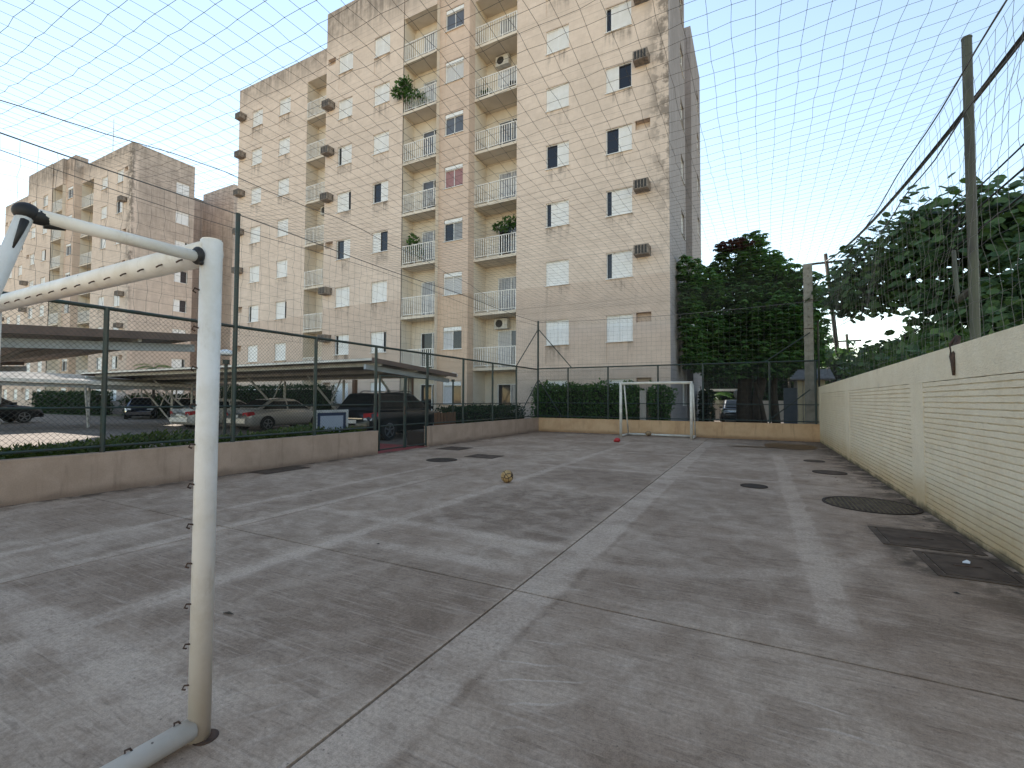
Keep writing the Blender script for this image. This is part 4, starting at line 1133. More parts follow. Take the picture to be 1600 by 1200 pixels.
# ------------------------------------------------------------------ cars
def car(label, kind, mat, loc, rz, L=4.5, Wd=1.75, H=1.45, group='cars parked in the estate'):
    t = thing('parked_car', label, 'car', loc, rz, group)
    w = Wd / 2; h = L / 2
    suv = kind == 'suv'
    gz = .27 if suv else .2
    belt = 1.06 if suv else .93
    if kind == 'sedan':
        st = [(-h, .42, .78, .80), (-h + .08, .28, belt + .02, .90), (-h + .35, gz, belt + .04, .97), (-1.2, gz, belt + .02, 1), (0, gz, belt - .02, 1), (1.0, gz, belt - .03, 1), (h - .75, gz, belt - .08, .98), (h - .25, gz + .04, belt - .2, .92), (h, .38, .62, .78)]
        gh = [(-h + .55, belt + .03), (-h + 1.35, H - .05), (-.25, H), (.35, H - .05), (1.28, belt - .02)]
    else:
        st = [(-h, .42, .80, .86), (-h + .06, .30, belt - .02, .95), (-h + .3, gz, belt + .03, .99), (-1.2, gz, belt + .02, 1), (0, gz, belt - .01, 1), (1.0, gz, belt - .02, 1), (h - .7, gz, belt - .08, .98), (h - .22, gz + .05, belt - .2, .93), (h, .40, .66, .80)]
        gh = [(-h + .10, belt + .02), (-h + .50, H - .07), (-.6, H), (.25, H - .04), (1.2, belt - .02)]
    q = MB(); vs = []; n = 11
    for y, zl, zt, f in st:
        ww = w * f
        half = [(ww * .84, zl), (ww * .97, zl + .12), (ww, zl + (zt - zl) * .5), (ww * .985, zt - .10), (ww * .90, zt - .012)]
        sec = half + [(0, zt + .018)] + [(-x, z) for x, z in reversed(half)]
        vs += [(x, y, z) for x, z in sec]
    fs = []
    for i in range(len(st) - 1):
        for j in range(n):
            a = i * n + j; b = i * n + (j + 1) % n
            fs.append((a, b, b + n, a + n))
    fs.append(tuple(range(n))); fs.append(tuple(range(len(st) * n - 1, (len(st) - 1) * n - 1, -1)))
    q.add(vs, fs)
    q.build('body', mat, t, smooth=True)
    # greenhouse
    wb, wt = w * .90, w * .70
    q = MB(); vs = []
    for i, (y, z) in enumerate(gh):
        f = 0.0 if i in (0, 4) else 1.0
        a = wb if f == 0 else wt
        vs += [(a, y, z - .02), (a - .10, y, z + (.0 if f == 0 else .035)), (0, y, z + (.0 if f == 0 else .05)), (-a + .10, y, z + (.0 if f == 0 else .035)), (-a, y, z - .02)]
        
    fs = []
    for i in range(4):
        for j in range(4): fs.append((i * 5 + j, i * 5 + j + 1, i * 5 + j + 6, i * 5 + j + 5))
    # side skins down to the belt
    o_ = len(vs)
    for sgn in (1, -1):
        for y, z in (gh[0], gh[1], gh[2], gh[3], gh[4]): vs.append((sgn * wb, y, belt - .04))
    for s_, off_, col in ((1, o_, 0), (-1, o_ + 5, 4)):
        for i in range(4):
            fs.append((i * 5 + col, off_ + i, off_ + i + 1, (i + 1) * 5 + col) if s_ > 0 else ((i + 1) * 5 + col, off_ + i + 1, off_ + i, i * 5 + col))
    q.add(vs, fs)
    q.build('roof', mat, t, smooth=False)
    zb, zr = belt + .05, H - .10
    def sx(z): return wb + (wt - wb) * (z - (belt - .04)) / (H - .02 - (belt - .04)) + .010
    def edge_y(z, a, b): return a[0] + (b[0] - a[0]) * (z - a[1]) / (b[1] - a[1])
    yr0, yr1 = edge_y(zb, gh[0], gh[1]) + .12, edge_y(zr, gh[0], gh[1]) + .12
    yf0, yf1 = edge_y(zb, gh[4], gh[3]) - .12, edge_y(zr, gh[4], gh[3]) - .08
    ym = -.22
    for sgn in (1, -1):
        for a0, a1, b0, b1 in ((yr0, yr1, ym - .04, ym - .04), (ym + .04, ym + .04, yf0, yf1)):
            q = MB(); p = [(sgn * sx(zb), a0, zb), (sgn * sx(zb), b0, zb), (sgn * sx(zr), b1, zr), (sgn * sx(zr), a1, zr)]
            q.add(p, [(0, 1, 2, 3) if sgn > 0 else (3, 2, 1, 0)]); q.build('window', M['carglass'], t)
        q = MB(); q.box(sgn * (w + .02) - .09, sgn * (w + .02) + .09, .92, 1.06, belt + .02, belt + .14); q.build('wing_mirror', mat, t)
        for y in (-.55, .5):
            q = MB(); q.box(sgn * w * .992 - .02, sgn * w * .992 + .02, y, y + .17, belt - .16, belt - .13); q.build('door_handle', M['chrome'] if suv else mat, t)
    for (a, b, nm, s_) in ((gh[0], gh[1], 'rear_window', -1), (gh[4], gh[3], 'windscreen', 1)):
        q = MB(); f0, f1 = .14, .88
        ya, za = a[0] + (b[0] - a[0]) * f0, a[1] + (b[1] - a[1]) * f0
        yb, zb2 = a[0] + (b[0] - a[0]) * f1, a[1] + (b[1] - a[1]) * f1
        wa, w2 = wb - .16, wt - .08
        p = [(wa, ya + .02 * s_, za + .035), (-wa, ya + .02 * s_, za + .035), (-w2, yb + .02 * s_, zb2 + .055), (w2, yb + .02 * s_, zb2 + .055)]
        q.add(p, [(0, 1, 2, 3)]); q.build(nm, M['carglass'], t)
    # lights, bumper line, plate
    for sgn in (1, -1):
        zl = belt - .24
        q = MB(); q.add([(sgn * w * .56, -h + .015, zl), (sgn * w * .90, -h + .06, zl - .02), (sgn * w * .995, -h + .34, zl + .06), (sgn * w * .955, -h + .30, zl + .19), (sgn * w * .88, -h + .03, zl + .17), (sgn * w * .58, -h - .004, zl + .14)], [(0, 1, 4, 5), (1, 2, 3, 4)])
        q.v = [(x * 1.012, y - .02, z) for x, y, z in q.v]
        tl = q.build('tail_light', M['red_lens'], t)
        if suv:
            q = MB(); q.add([(sgn * w * .60, -h - .03, zl - .075), (sgn * w * .93, -h + .02, zl - .09), (sgn * w * .95, -h + .05, zl - .02), (sgn * w * .60, -h - .02, zl - .01)], [(0, 1, 2, 3)]); q.build('clear_strip', M['clear_lens'], tl)
        q = MB(); zf_ = belt - .33
        q.add([(sgn * w * .50, h - .02, zf_), (sgn * w * .86, h - .14, zf_ + .02), (sgn * w * .95, h - .42, zf_ + .13), (sgn * w * .84, h - .20, zf_ + .15), (sgn * w * .52, h - .08, zf_ + .12)], [(0, 1, 3, 4), (1, 2, 3)])
        q.v = [(x * 1.015, y + .03, z + .01) for x, y, z in q.v]
        q.build('headlight', M['clear_lens'], t)
    q = MB(); q.box(-w * .80, w * .80, -h - .045, -h + .12, .36, .56); q.build('rear_bumper', mat, t)
    q = MB(); q.box(-w * .78, w * .78, h - .12, h + .04, .32, .52); q.build('front_bumper', mat, t)
    q = MB(); q.box(-.22, .22, -h - .03, -h - .012, .62, .74); q.build('number_plate', M['plate'], t)
    if suv:
        q = MB(); q.box(-w * .55, w * .55, -h - .028, -h - .01, .775, .81); q.build('chrome_strip', M['chrome'], t)
        for sgn in (1, -1):
            q = MB(); q.path([(sgn * wt * .92, -1.3, H), (sgn * wt * .92, -1.15, H + .07), (sgn * wt * .92, .1, H + .07), (sgn * wt * .92, .25, H + .01)], .018, 6); q.build('roof_rail', M['chrome'], t)
    wr = .36 if suv else .31
    for y in (-h + (.88 if suv else .95), h - .88):
        for sgn in (1, -1):
            q = MB(); q.disc((0, 0), wr + .07, -.004, .004, 22); q.v = [(sgn * w * 1.0 + z, y + x, max(b + wr, gz - .02)) for x, b, z in q.v]; q.build('wheel_arch', M['tyre'], t)
            q = MB(); q.tube((sgn * (w - .20), y, wr), (sgn * (w + .012), y, wr), wr, 22); wh = q.build('wheel', M['tyre'], t)
            q = MB(); xo = sgn * (w + .016)
            q.tube((sgn * (w + .0), y, wr), (xo, y, wr), .06, 10)
            for i in range(5):
                a = i * 2 * math.pi / 5 + .3; d = Vector((0, math.cos(a), math.sin(a)))
                p0 = Vector((xo, y, wr)) + d * .05; p1 = Vector((xo, y, wr)) + d * wr * .68
                q.bar(p0, p1, .05, .05) 
            n_ = 20
            r1, r2 = wr * .62, wr * .72
            q.add([(xo, y + rr_ * math.cos(2 * math.pi * i / n_), wr + rr_ * math.sin(2 * math.pi * i / n_)) for rr_ in (r1, r2) for i in range(n_)], [(i, (i + 1) % n_, (i + 1) % n_ + n_, i + n_) for i in range(n_)])
            q.build('rim', M['rim'], wh)
    return t
car('black estate SUV with a red tail light parked just behind the gate', 'suv', M['car_black'], (-12.62, 14.15, -.02), R(3), 4.7, 1.85, 1.70)
car('silver grey sedan parked side on under the long carport', 'sedan', M['car_silver'], (-20.75, 15.05, -.02), R(2), 4.6, 1.78, 1.45)
car('white sedan mostly hidden behind the near goal post', 'sedan', M['car_white'], (-24.1, 14.35, -.02), R(2), 4.4, 1.72, 1.42)
car('dark car under the far carport at the left picture edge', 'suv', M['car_black'], (-38.2, 9.3, -.02), R(4), 4.6, 1.8, 1.62)
car('dark blue small car facing out beside the far hedge', 'hatch', M['car_blue'], (-39.3, 17.4, -.02), R(-118), 3.9, 1.68, 1.48)
car('black car parked behind the slanted white carport post', 'sedan', M['car_black'], (-36.0, 18.6, -.02), R(-112), 4.4, 1.75, 1.44)
car('black car facing the court beyond the far fence under the tree', 'hatch', M['car_black'], (-1.35, 35.2, -.02), R(186), 4.0, 1.75, 1.5)

# ------------------------------------------------------------------ vegetation
def rv(r0):
    while True:
        v = Vector((r0.uniform(-1, 1), r0.uniform(-1, 1), r0.uniform(-1, 1)))
        if .05 < v.length < 1: return v.normalized()
def leaf(q, p, d, n, l, w):
    d = Vector(d).normalized(); s_ = d.cross(Vector(n))
    if s_.length < .01: s_ = d.cross(Vector((.3, .9, .1)))
    s_ = s_.normalized() * (w / 2); p = Vector(p)
    q.add([p, p + d * l * .5 + s_, p + d * l, p + d * l * .5 - s_], [(0, 1, 2, 3)])
def umbrella_crown(q, blobs, seed, per, l=.30, nl=8):
    r0 = random.Random(seed)
    for (cx, cy, cz, rx, ry, rz) in blobs:
        n = int(per * (rx * ry + rx * rz + ry * rz) / 3)
        for _ in range(n):
            v = rv(r0); rad = r0.uniform(.72, 1.06) if r0.random() < .8 else r0.uniform(.3, .75)
            p = Vector((cx + v.x * rx * rad, cy + v.y * ry * rad, cz + v.z * rz * rad))
            a0 = r0.uniform(0, 6.28); sc = r0.uniform(.7, 1.25); dr = r0.uniform(.35, 1.0)
            tilt = Vector((v.x * .4, v.y * .4, 0))
            for i in range(nl):
                a = a0 + 6.283 * i / nl
                d = Vector((math.cos(a), math.sin(a), -dr)) + tilt
                leaf(q, p, d, (0, 0, 1), l * sc, .125 * sc)
def disc_leaf(q, p, n, r):
    n = Vector(n).normalized(); a = n.cross(Vector((.2, .95, .1))).normalized(); b = n.cross(a); p = Vector(p)
    q.add([p + (a * math.cos(i * 1.0472) * 1.25 + b * math.sin(i * 1.0472)) * r - n * (r * .15 if i % 3 == 0 else 0) for i in range(6)], [tuple(range(6))])
def round_crown(q, blobs, seed, per, r=.12):
    r0 = random.Random(seed)
    for (cx, cy, cz, rx, ry, rz) in blobs:
        n = int(per * (rx * ry + rx * rz + ry * rz) / 3)
        m = max(8, n // 14)
        twigs = []
        for _ in range(m):
            v = rv(r0); rad = r0.uniform(.45, 1.08)
            twigs.append((Vector((cx + v.x * rx * rad, cy + v.y * ry * rad, cz + v.z * rz * rad)), v))
        for c, v in twigs:
            for _ in range(14):
                p = c + Vector((r0.gauss(0, .26), r0.gauss(0, .26), r0.gauss(0, .16)))
                nn = Vector((r0.gauss(0, .7), r0.gauss(0, .7) - .45, .8)) + v * .4
                disc_leaf(q, p, nn, r * r0.uniform(.6, 1.25))
def trunk(name, t, base, segs, mat=None):
    q = MB()
    for pts, rs in segs: q.path(pts, rs, 9)
    return q.build(name, mat or M['bark'], t, base, smooth=True)

# big umbrella tree beyond the end wall
b = (0.0, 27.3, 0)
t = thing('umbrella_tree', 'big dark umbrella tree with drooping leaf whorls beside the large block', 'tree', b, 0, 'trees beyond the court')
trunk('trunk', t, b, [([(-.55, 27.4, -.1), (-.6, 27.3, 1.4), (-.5, 27.2, 3.0), (-.2, 27.2, 5.5)], [.46, .36, .34, .22]), ([(-.15, 27.5, -.1), (.0, 27.4, 1.5), (.4, 27.3, 3.2), (.9, 27.2, 5.6)], [.36, .26, .24, .16]),
    ([(-.6, 27.3, 2.6), (-1.4, 27, 4.2), (-2.0, 26.9, 6)], [.26, .2, .1]), ([(.9, 27.6, -.1), (.75, 27.5, 2), (.95, 27.4, 4)], [.22, .17, .12]), ([(.42, 27.0, -.1), (.2, 26.9, 1.2), (-.1, 26.9, 2.4)], [.14, .11, .10])])
BL = [(-2.72, 22.9, 7.5, .5, .7, .9), (-2.75, 22.9, 6.2, .5, .8, 1.0), (-2.72, 23, 4.9, .52, .8, .9), (-2.6, 23.2, 3.7, .55, .8, .8), (-2.2, 25, 7.0, .9, 1.2, 1.2), (-2.2, 25, 5.0, .9, 1.2, 1.3), (-2.3, 25.5, 3.5, .8, 1.2, .8), (-1.1, 25.6, 3.2, .9, 1.0, .7), (.9, 25.8, 3.3, .9, 1.0, .7), (-2.0, 26.6, 4.6, 1.1, 1.6, 1.3), (-2.35, 26.4, 6.6, .85, 1.3, 1.3), (-2.2, 26.3, 7.7, .75, 1.0, .9), (-1.0, 27.4, 8.7, 1.15, 1.4, 1.15), (-.2, 27.5, 9.6, .85, 1.1, .75), (.2, 27.2, 8.0, 1.3, 1.6, 1.3), (1.0, 27.2, 7.6, 1.2, 1.5, 1.2),
      (1.9, 27.3, 7.0, 1.05, 1.3, 1.2), (2.35, 27.2, 5.6, .8, 1.2, 1.5), (-1.2, 26.5, 6.2, 1.2, 1.5, 1.6), (.2, 26.2, 5.8, 1.4, 1.5, 1.6), (1.4, 26.3, 5.2, 1.2, 1.4, 1.5), (-1.3, 26.4, 4.2, 1.2, 1.5, 1.1), (.0, 26.3, 3.9, 1.3, 1.5, 1.2), (1.5, 26.6, 3.8, 1.1, 1.4, 1.2), (2.5, 27.5, 4.3, .65, 1.0, 1.2), (-.4, 28.4, 6.2, 2.4, 1.5, 3.0), (1.3, 28.3, 5.6, 1.6, 1.3, 2.6)]
q = MB(); umbrella_crown(q, BL, 21, 190); c = q.build('crown', M['umbrella_leaf'], t, b); c['kind'] = 'stuff'
q = MB(); umbrella_crown(q, [(-1.0, 26.6, 9.6, .9, .7, .25)], 5, 260, .24, 6); c = q.build('red_shoots', M['red_leaf'], t, b); c['kind'] = 'stuff'

# round leaved trees behind the cream wall
def round_tree(label, b, blobs, seed, segs, per=520, r=.098):
    t = thing('round_leaved_tree', label, 'tree', b, 0, 'trees beyond the court')
    trunk('trunk', t, b, segs)
    q = MB(); round_crown(q, blobs, seed, per, r); c = q.build('crown', M['round_leaf'], t, b); c['kind'] = 'stuff'
round_tree('round leaved tree rising behind the steel pole on the cream wall', (6.0, 17.5, 0),
    [(2.8, 19.8, 5.2, .75, 1.3, .7), (3.4, 19.2, 6.0, 1.0, 1.4, .9), (4.3, 18.6, 6.3, 1.1, 1.5, .9), (5.2, 18.0, 6.6, 1.2, 1.5, .95), (6.2, 17.6, 6.5, 1.3, 1.5, 1.0), (7.3, 17.2, 6.2, 1.3, 1.5, 1.1), (4.5, 18.2, 5.3, 1.5, 1.6, 1.0), (6.0, 17.4, 5.6, 1.7, 1.6, 1.2), (5.2, 17.4, 4.1, 1.4, 1.5, .9), (6.8, 16.8, 4.2, 1.6, 1.5, 1.1), (7.6, 16.8, 5.6, 1.3, 1.5, 1.2), (3.5, 19.5, 4.7, .8, 1.2, .6), (5.0, 18.5, 3.0, 1.4, 1.4, .8), (6.4, 18.0, 2.7, 1.6, 1.4, .9), (3.9, 20.5, 2.9, 1.0, 1.3, .7)], 31,
    [([(6.0, 17.8, -.1), (5.9, 17.7, 2), (6.1, 17.5, 4), (6.6, 17.3, 5.8)], [.26, .21, .17, .07]), ([(5.95, 17.7, 2.4), (5.0, 18.4, 4.0), (4.2, 19.2, 5.4)], [.13, .1, .04]), ([(6.05, 17.5, 3.4), (7.0, 17.0, 4.8), (7.8, 16.9, 5.8)], [.12, .09, .04]), ([(6.0, 17.6, 2.9), (5.7, 17.3, 4.5), (5.5, 17.9, 5.8)], [.1, .07, .03])])
round_tree('nearer round leaved tree spreading out of the picture beyond the cream wall', (6.3, 14.3, 0),
    [(5.9, 15.0, 4.5, .9, 1.2, .8), (6.8, 14.6, 4.6, 1.1, 1.2, .9), (5.4, 14.6, 3.8, .9, 1.2, .7), (6.6, 14.2, 4.2, 1.2, 1.2, .9), (5.9, 13.8, 3.1, 1.2, 1.2, .8), (7.6, 13.8, 4.2, 1.2, 1.3, 1.2)], 37,
    [([(6.3, 14.4, -.1), (6.2, 14.3, 2), (6.4, 14.2, 3.4), (6.7, 14.3, 4.6)], [.2, .16, .12, .04]), ([(6.22, 14.3, 2.2), (5.8, 14.7, 3.4), (5.8, 15, 4.4)], [.1, .08, .03])], 430, .078)

def hedge(label, x0, x1, y0, y1, z1, mat, seed, n, size=.07, z0=0.0, bulge=.10, name='hedge', cat='hedge', core=True):
    b = ((x0 + x1) / 2, (y0 + y1) / 2, 0)
    t = thing(name, label, cat, b, 0, 'hedges and bushes')
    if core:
        q = MB(); q.box(x0 + .15, x1 - .15, y0 + .15, y1 - .15, z0, z1 - .15); q.build('dark_core', M['core'], t, b)
    r0 = random.Random(seed); q = MB()
    A = [(x1 - x0) * (z1 - z0), (x1 - x0) * (z1 - z0) * .3, (x1 - x0) * (y1 - y0), (y1 - y0) * (z1 - z0), (y1 - y0) * (z1 - z0)]
    for _ in range(n):
        f = r0.choices(range(5), A)[0]
        x, y, z = r0.uniform(x0, x1), r0.uniform(y0, y1), r0.uniform(z0, z1)
        lump = bulge * (math.sin(x * 2.3 + seed) * math.sin(z * 3.1 + x) + .6 * math.sin(x * 5.1 + 2 * z))
        g = r0.gauss(0, .05) + lump
        if f == 0: y = y0 - g; nn = (0, -1, .4)
        elif f == 1: y = y1 + g; nn = (0, 1, .4)
        elif f == 2: z = z1 + g; nn = (0, -.3, 1)
        elif f == 3: x = x0 - g; nn = (-1, 0, .4)
        else: x = x1 + g; nn = (1, 0, .4)
        d = Vector(nn) * .5 + rv(r0)
        leaf(q, (x, y, z), d, rv(r0), size * r0.uniform(.7, 1.4) * 1.5, size * r0.uniform(.7, 1.2))
    c = q.build('leaves', mat, t, b); c['kind'] = 'stuff'
    return t
hedge('tall uneven dark green hedge between the end wall and the large block', -9.3, -4.55, 20.02, 20.6, 2.02, M['hedge_leaf'], 3, 10500, .075, 0, .13)
hedge('bushy green shrub at the right end of the tall hedge before the block corner', -3.95, -3.3, 20.0, 20.6, 1.95, M['hedge_leaf'], 4, 2200, .075, 0, .16, 'shrub', 'shrub')
q = MB(); q.box(-.13, .13, -.1, .1, -.05, 1.85); tag(q.build('gate_pillar', M['plain_wall'], loc=(-4.25, 20.05, 0)), 'short pale pillar standing between the tall hedge and the shrub', 'pillar')
hedge('long trimmed dark hedge with a rounded end under the long carport', -31.0, -21.3, 17.9, 18.9, 2.12, M['dark_hedge'], 6, 9000, .07, 0, .05)
hedge('low dark hedge along the car park side beside the planter box', -12.2, -9.4, 16.2, 19.2, 1.02, M['dark_hedge'], 7, 6500, .07, 0, .08)
hedge('trimmed dark hedge before the smaller looking apartment block', -61.5, -48.5, 18.2, 19.4, 1.85, M['dark_hedge'], 8, 5000, .11, 0, .08)
hedge('dark bushes behind the small dark blue car', -47.0, -38.0, 19.4, 20.4, 1.5, M['dark_hedge'], 9, 3500, .11, 0, .2, 'bush', 'bush')
hedge('dark mass of bushes growing right behind the cream brick wall', 3.0, 9.5, 12.0, 20.0, 2.6, M['round_leaf'], 10, 9000, .14, 0, .3, 'bush', 'bush')
hedge('dark bushes far along the street beyond the cream wall', 3.2, 14, 27, 33, 3.4, M['round_leaf'], 14, 5000, .2, 0, .5, 'bush', 'bush')
hedge('long row of dark bushes behind the low pale wall beyond the far fence', -9.0, 8.0, 43.0, 45.0, 3.6, M['dark_hedge'], 16, 7000, .2, 0, .4, 'bush', 'bush')
hedge('narrow dark bush at the corner of the large block under the tree', -3.1, -2.5, 31.0, 32.2, 2.0, M['dark_hedge'], 12, 1200, .10, 0, .1, 'bush', 'bush')

# ground cover behind the low wall
r0 = random.Random(2)
q = MB(); q.box(-10.4, -9.07, -3, 9.3, -.05, .50); o = structure('planting_bed', q, M['soil'])
q = MB()
for _ in range(7500):
    x, y = r0.uniform(-10.35, -9.1), r0.uniform(.8, 9.2)
    h_ = .50 + .12 * math.sin(y * 1.7) * math.sin(x * 3) + r0.uniform(0, .17)
    d = Vector((r0.gauss(0, .6), r0.gauss(0, .6), r0.uniform(.2, 1)))
    leaf(q, (x, y, h_), d, rv(r0), r0.uniform(.06, .15), r0.uniform(.03, .06))
o = q.build('ground_cover', M['cover_leaf']); o['kind'] = 'stuff'
q = MB(); q.box(-9.75, -9.07, 11.5, 19.55, -.05, .45); structure('planting_bed', q, M['soil'])

def palm(label, x, y, h, nf, l, seed, dead=0):
    t = thing('small_palm', label, 'palm', (x, y, 0), 0, 'small palms')
    q = MB(); q.path([(0, 0, -.05), (.04, 0, h * .5), (0, .02, h)], [.11, .09, .07], 8); q.build('trunk', M['bark'], t, smooth=True)
    r0 = random.Random(seed)
    for i in range(nf):
        q = MB(); a = 6.283 * i / nf + r0.uniform(-.2, .2); up = r0.uniform(.35, 1.2); ll = l * r0.uniform(.8, 1.15)
        pts = []
        for k_ in range(9):
            s_ = k_ / 8
            rr = ll * s_ * math.cos(up * (1 - .5 * s_)); z = h + ll * (math.sin(up) * s_ - .75 * s_ * s_)
            pts.append(Vector((math.cos(a) * rr, math.sin(a) * rr, z)))
        q.path(pts, [.018 * (1 - .8 * k_ / 8) for k_ in range(9)], 4)
        for k_ in range(1, 9):
            d = (pts[k_] - pts[k_ - 1]).normalized(); sd_ = d.cross(Vector((0, 0, 1))).normalized()
            for e in (0, .5):
                p = pts[k_ - 1].lerp(pts[k_], e)
                for sg in (1, -1): leaf(q, p, d * .6 + sd_ * sg - Vector((0, 0, .35)), (0, 0, 1), ll * .30 * (1.05 - .7 * abs(k_ / 8 - .45)), .045)
        q.build('frond', M['palm_leaf'], t)
    return t
palm('small palm whose fronds show above the carport before the farther block', -38.0, 17.5, 3.5, 11, 1.5, 1)
palm('sunlit feathery palm beyond the end wall between block and tree', -3.0, 37.5, 1.6, 12, 1.9, 2)
palm('second sunlit palm seen through the gap right of the tree trunks', 2.1, 39.5, 3.2, 10, 1.7, 3)

for i_, (lb, x, y, sc) in enumerate((('dark round treetop far behind the umbrella tree, next to the large block', -7.5, 46, 1.9), ('dark treetop far behind the trunks of the umbrella tree', -1.5, 48, 1.9), ('dark treetop far behind the ribbed booth', 4.6, 52, 1.5))):  # crowns enlarged and placed to keep the sun off the low pale wall
    b = (x, y, 0)
    t = thing('background_tree', lb, 'tree', b, 0, 'trees beyond the court')
    trunk('trunk', t, b, [([(x, y, -.1), (x, y, 3 * sc)], [.25, .15])])
    q = MB(); round_crown(q, [(x, y, 3.6 * sc, 2.0 * sc, 2.6, 2.0 * sc), (x - 1.5, y, 2.4 * sc, 1.5 * sc, 2.4, 1.4 * sc), (x + 1.6, y, 2.6 * sc, 1.5 * sc, 2.4, 1.4 * sc)], 50 + i_, 150, .22); c = q.build('crown', M['hedge_leaf'], t, b); c['kind'] = 'stuff'

# plants on the balconies of the large block
def pot_plant(label, x, y, z, blobs, seed, per=420, l=.22):
    t = thing('potted_plant', label, 'plant', (x, y, z), 0, 'plants on the balconies')
    q = MB(); q.tube((0, 0, 0), (0, 0, .28), .13, 12, .17); q.build('pot', M['rust'], t)
    q = MB(); q.path([(0, 0, .25), (.03, 0, .6), (0, .02, 1.0)], [.025, .02, .015], 6); q.build('stem', M['bark'], t)
    q = MB(); r0 = random.Random(seed)
    for (cx, cy, cz, r) in blobs:
        for _ in range(int(per * r)):
            v = rv(r0) * r * r0.uniform(.3, 1.05)
            leaf(q, (cx + v.x, cy + v.y, cz + v.z), v.normalized() + rv(r0) * .8, rv(r0), l * r0.uniform(.6, 1.2), l * .5)
    c = q.build('leaves', M['hedge_leaf'], t); c['kind'] = 'stuff'
pot_plant('big leafy plant spilling over the rail of an upper balcony', -17.15, 20.2, 14.7 + 2.9, [(0, -.1, 1.0, .42), (-.3, -.45, 1.25, .36), (-.15, -.3, 1.6, .33), (-.55, -.6, 1.0, .22), (.5, 0, .7, .35), (.9, 0, .5, .25)], 1)
pot_plant('round plant behind the rail of a middle balcony in the left stack', -17.0, 20.35, 8.9, [(0, 0, 1.2, .36), (.3, .1, .8, .3), (.1, -.05, 1.55, .18)], 2, 300)
pot_plant('fern hanging high in a middle balcony of the right stack', -11.6, 21.3, 8.9, [(0, 0, 1.75, .32), (.4, .1, 1.85, .25), (-.7, .3, 1.8, .16), (.75, 0, 1.7, .22)], 3, 420)
pot_plant('little plants along the floor of an upper right balcony', -12.9, 21.1, 17.6, [(0, 0, .35, .2), (.25, 0, .3, .18)], 4, 380, .16)
# washing and chairs
q = MB()
for i in range(8): q.quad((i * .09, .03 * math.sin(i * 1.3), 0), ((i + 1) * .09, .03 * math.sin((i + 1) * 1.3), 0), ((i + 1) * .09 + .01, .03 * math.sin((i + 1) * 1.3) - .01, -.7 + .04 * math.sin(i)), (i * .09 + .01, .03 * math.sin(i * 1.3) - .01, -.7 + .04 * math.sin(i - 1)))
tag(q.build('towel', M['white_cloth'], loc=(-11.9, 20.93, 18.62)), 'pale towel drying behind the rail of an upper right balcony', 'towel')
def chair(label, x, y, z, rz):
    t = thing('balcony_chair', label, 'chair', (x, y, z), rz, 'chairs on the balconies')
    q = MB(); q.box(-.22, .22, -.22, .22, .42, .46); q.build('seat', M['black'], t)
    q = MB(); q.box(-.22, .22, .2, .24, .48, .88); q.build('backrest', M['black'], t)
    for a, c in ((-.2, -.2), (.2, -.2), (-.2, .2), (.2, .2)):
        q = MB(); q.tube((a, c, 0), (a, c, .42), .018, 6); q.build('leg', M['black'], t)
chair('dark chair on an upper balcony of the right stack beside the towel', -11.2, 21.4, 17.6, .5)
chair('dark chair on a middle balcony of the left stack', -15.8, 20.5, 11.8, -.4)

# ------------------------------------------------------------------ beyond the end wall and the street
t = thing('carport_wall', 'low pale wall with a white sunlit canopy edge beyond the far fence', 'wall', (-2.2, 41, 0))
o_ = (-2.2, 41, 0)
q = MB(); q.box(-5.5, 4.0, 41.0, 41.2, -.05, 1.45); q.build('wall_body', M['plain_wall'], t, o_)
q = MB(); q.box(-4.0, -.65, 38.6, 41.6, 2.16, 2.32); q.build('canopy', M['flash'], t, o_)
for x in (-3.9, -.75):
    q = MB(); q.tube((x, 38.8, -.05), (x, 38.8, 2.16), .05, 8); q.build('post', M['steel'], t, o_)
t = thing('guard_booth', 'small ochre ribbed booth with a grey tiled roof at the far right corner', 'booth', (1.7, 24, 0))
o_ = (1.7, 24, 0)
q = MB(); q.box(1.52, 2.5, 23.0, 25.2, -.05, 2.35); q.build('wall', M['plain_wall'], t, o_)
for i in range(5):
    q = MB(); x = 1.53 + i * .2; q.box(x, x + .17, 22.95, 22.998, -.05, 2.33); q.build('panel', M['rib_wall'], t, o_)
q = MB(); q.box(1.02, 1.515, 23.2, 23.3, -.05, 2.0); q.build('shaded_side', M['shaded_wall'], t, o_)  # dark panel painted as the booth's shaded side wall
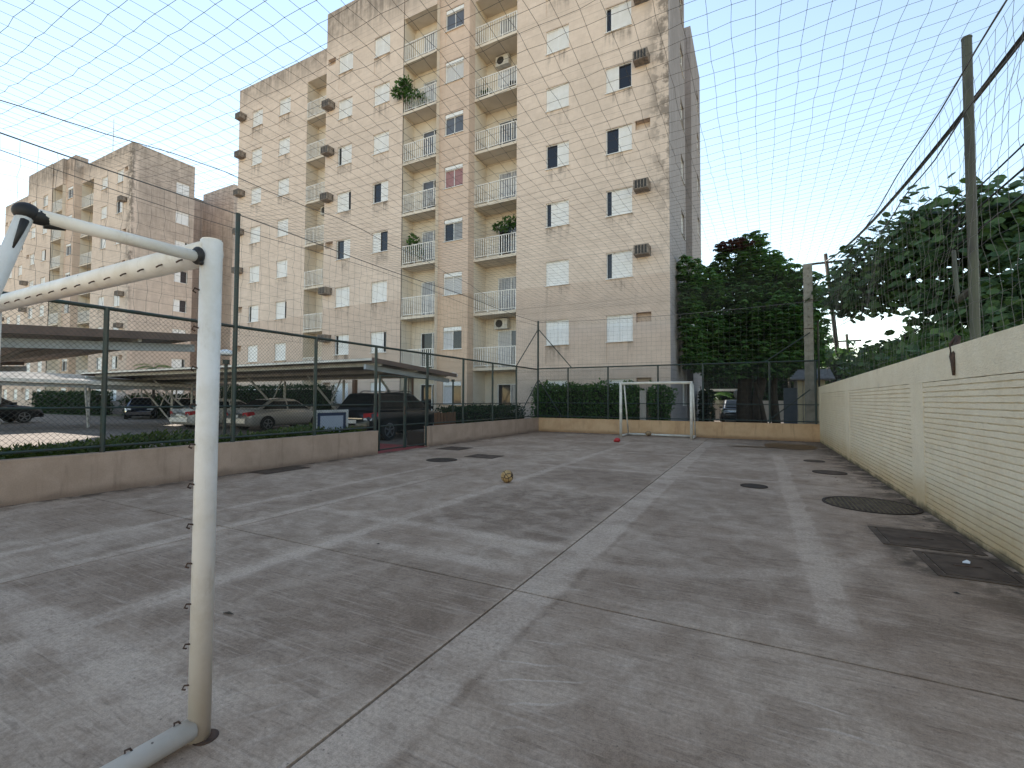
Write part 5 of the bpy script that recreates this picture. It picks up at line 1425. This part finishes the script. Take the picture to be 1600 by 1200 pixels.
q = MB()
for i in range(5):
    z = 2.36 + i * .09; e = i * .28
    q.add([(1.25 + e * .3, 22.6 + e, z), (2.8, 22.6 + e, z), (2.8, 22.9 + e, z + .10), (1.25 + e * .3, 22.9 + e, z + .10), (1.25 + e * .3, 22.6 + e, z - .05), (2.8, 22.6 + e, z - .05)], [(0, 1, 2, 3), (4, 5, 1, 0), (0, 3, 4)])
q.add([(1.25, 22.6, 2.34), (2.8, 22.6, 2.34), (2.8, 25.4, 2.34), (1.25, 25.4, 2.34)], [(0, 3, 2, 1)])
q.build('roof', M['tile'], t, o_)

def street_pole(label, p, q_, r):
    t = thing('utility_pole', label, 'pole', p, 0, 'street poles')
    d = Vector(q_) - Vector(p)
    q = MB(); q.tube((0, 0, 0), d, r, 9, r * .75); q.build('shaft', M['bark'], t, smooth=True)
    q = MB(); q.bar(d + Vector((-.9, .1, -.5)), d + Vector((.9, .1, -.5)), .09, .11); q.build('crossarm', M['bark'], t)
    return t
street_pole('dark leaning utility pole between the big tree and the round leaved tree', (4.6, 33, -.1), (3.72, 33, 10.2), .13)
street_pole('small distant utility pole seen under the round leaved tree', (6.3, 42, -.1), (5.95, 42, 6.4), .12)
def cable(label, a, b_, sag, r, n=30, ext=None):
    q = MB(); a = Vector(a); b_ = Vector(b_)
    pts = []
    for i in range(n + 1):
        s_ = i / n; p = a.lerp(b_, s_); p.z -= sag * 4 * s_ * (1 - s_)
        pts.append(p)
    q.path(pts, r, 5)
    return tag(q.build('street_cable', M['black']), label, 'cable', 'overhead street cables')
cable('thick twisted black cable running up from the leaning utility pole', (3.75, 33, 9.75), (3.9, -4, 7.6), 1.2, .05)
cable('black cable above the round leaved trees, highest of the thin ones', (4.5, 34, 6.9), (4.5, -4, 6.6), .45, .018)
cable('black cable above the round leaved trees, middle of the thin ones', (4.5, 34, 6.5), (4.6, -4, 6.3), .5, .022)
cable('black cable just over the crown of the nearer round leaved tree', (4.5, 34, 6.0), (4.5, -4, 5.9), .6, .02)
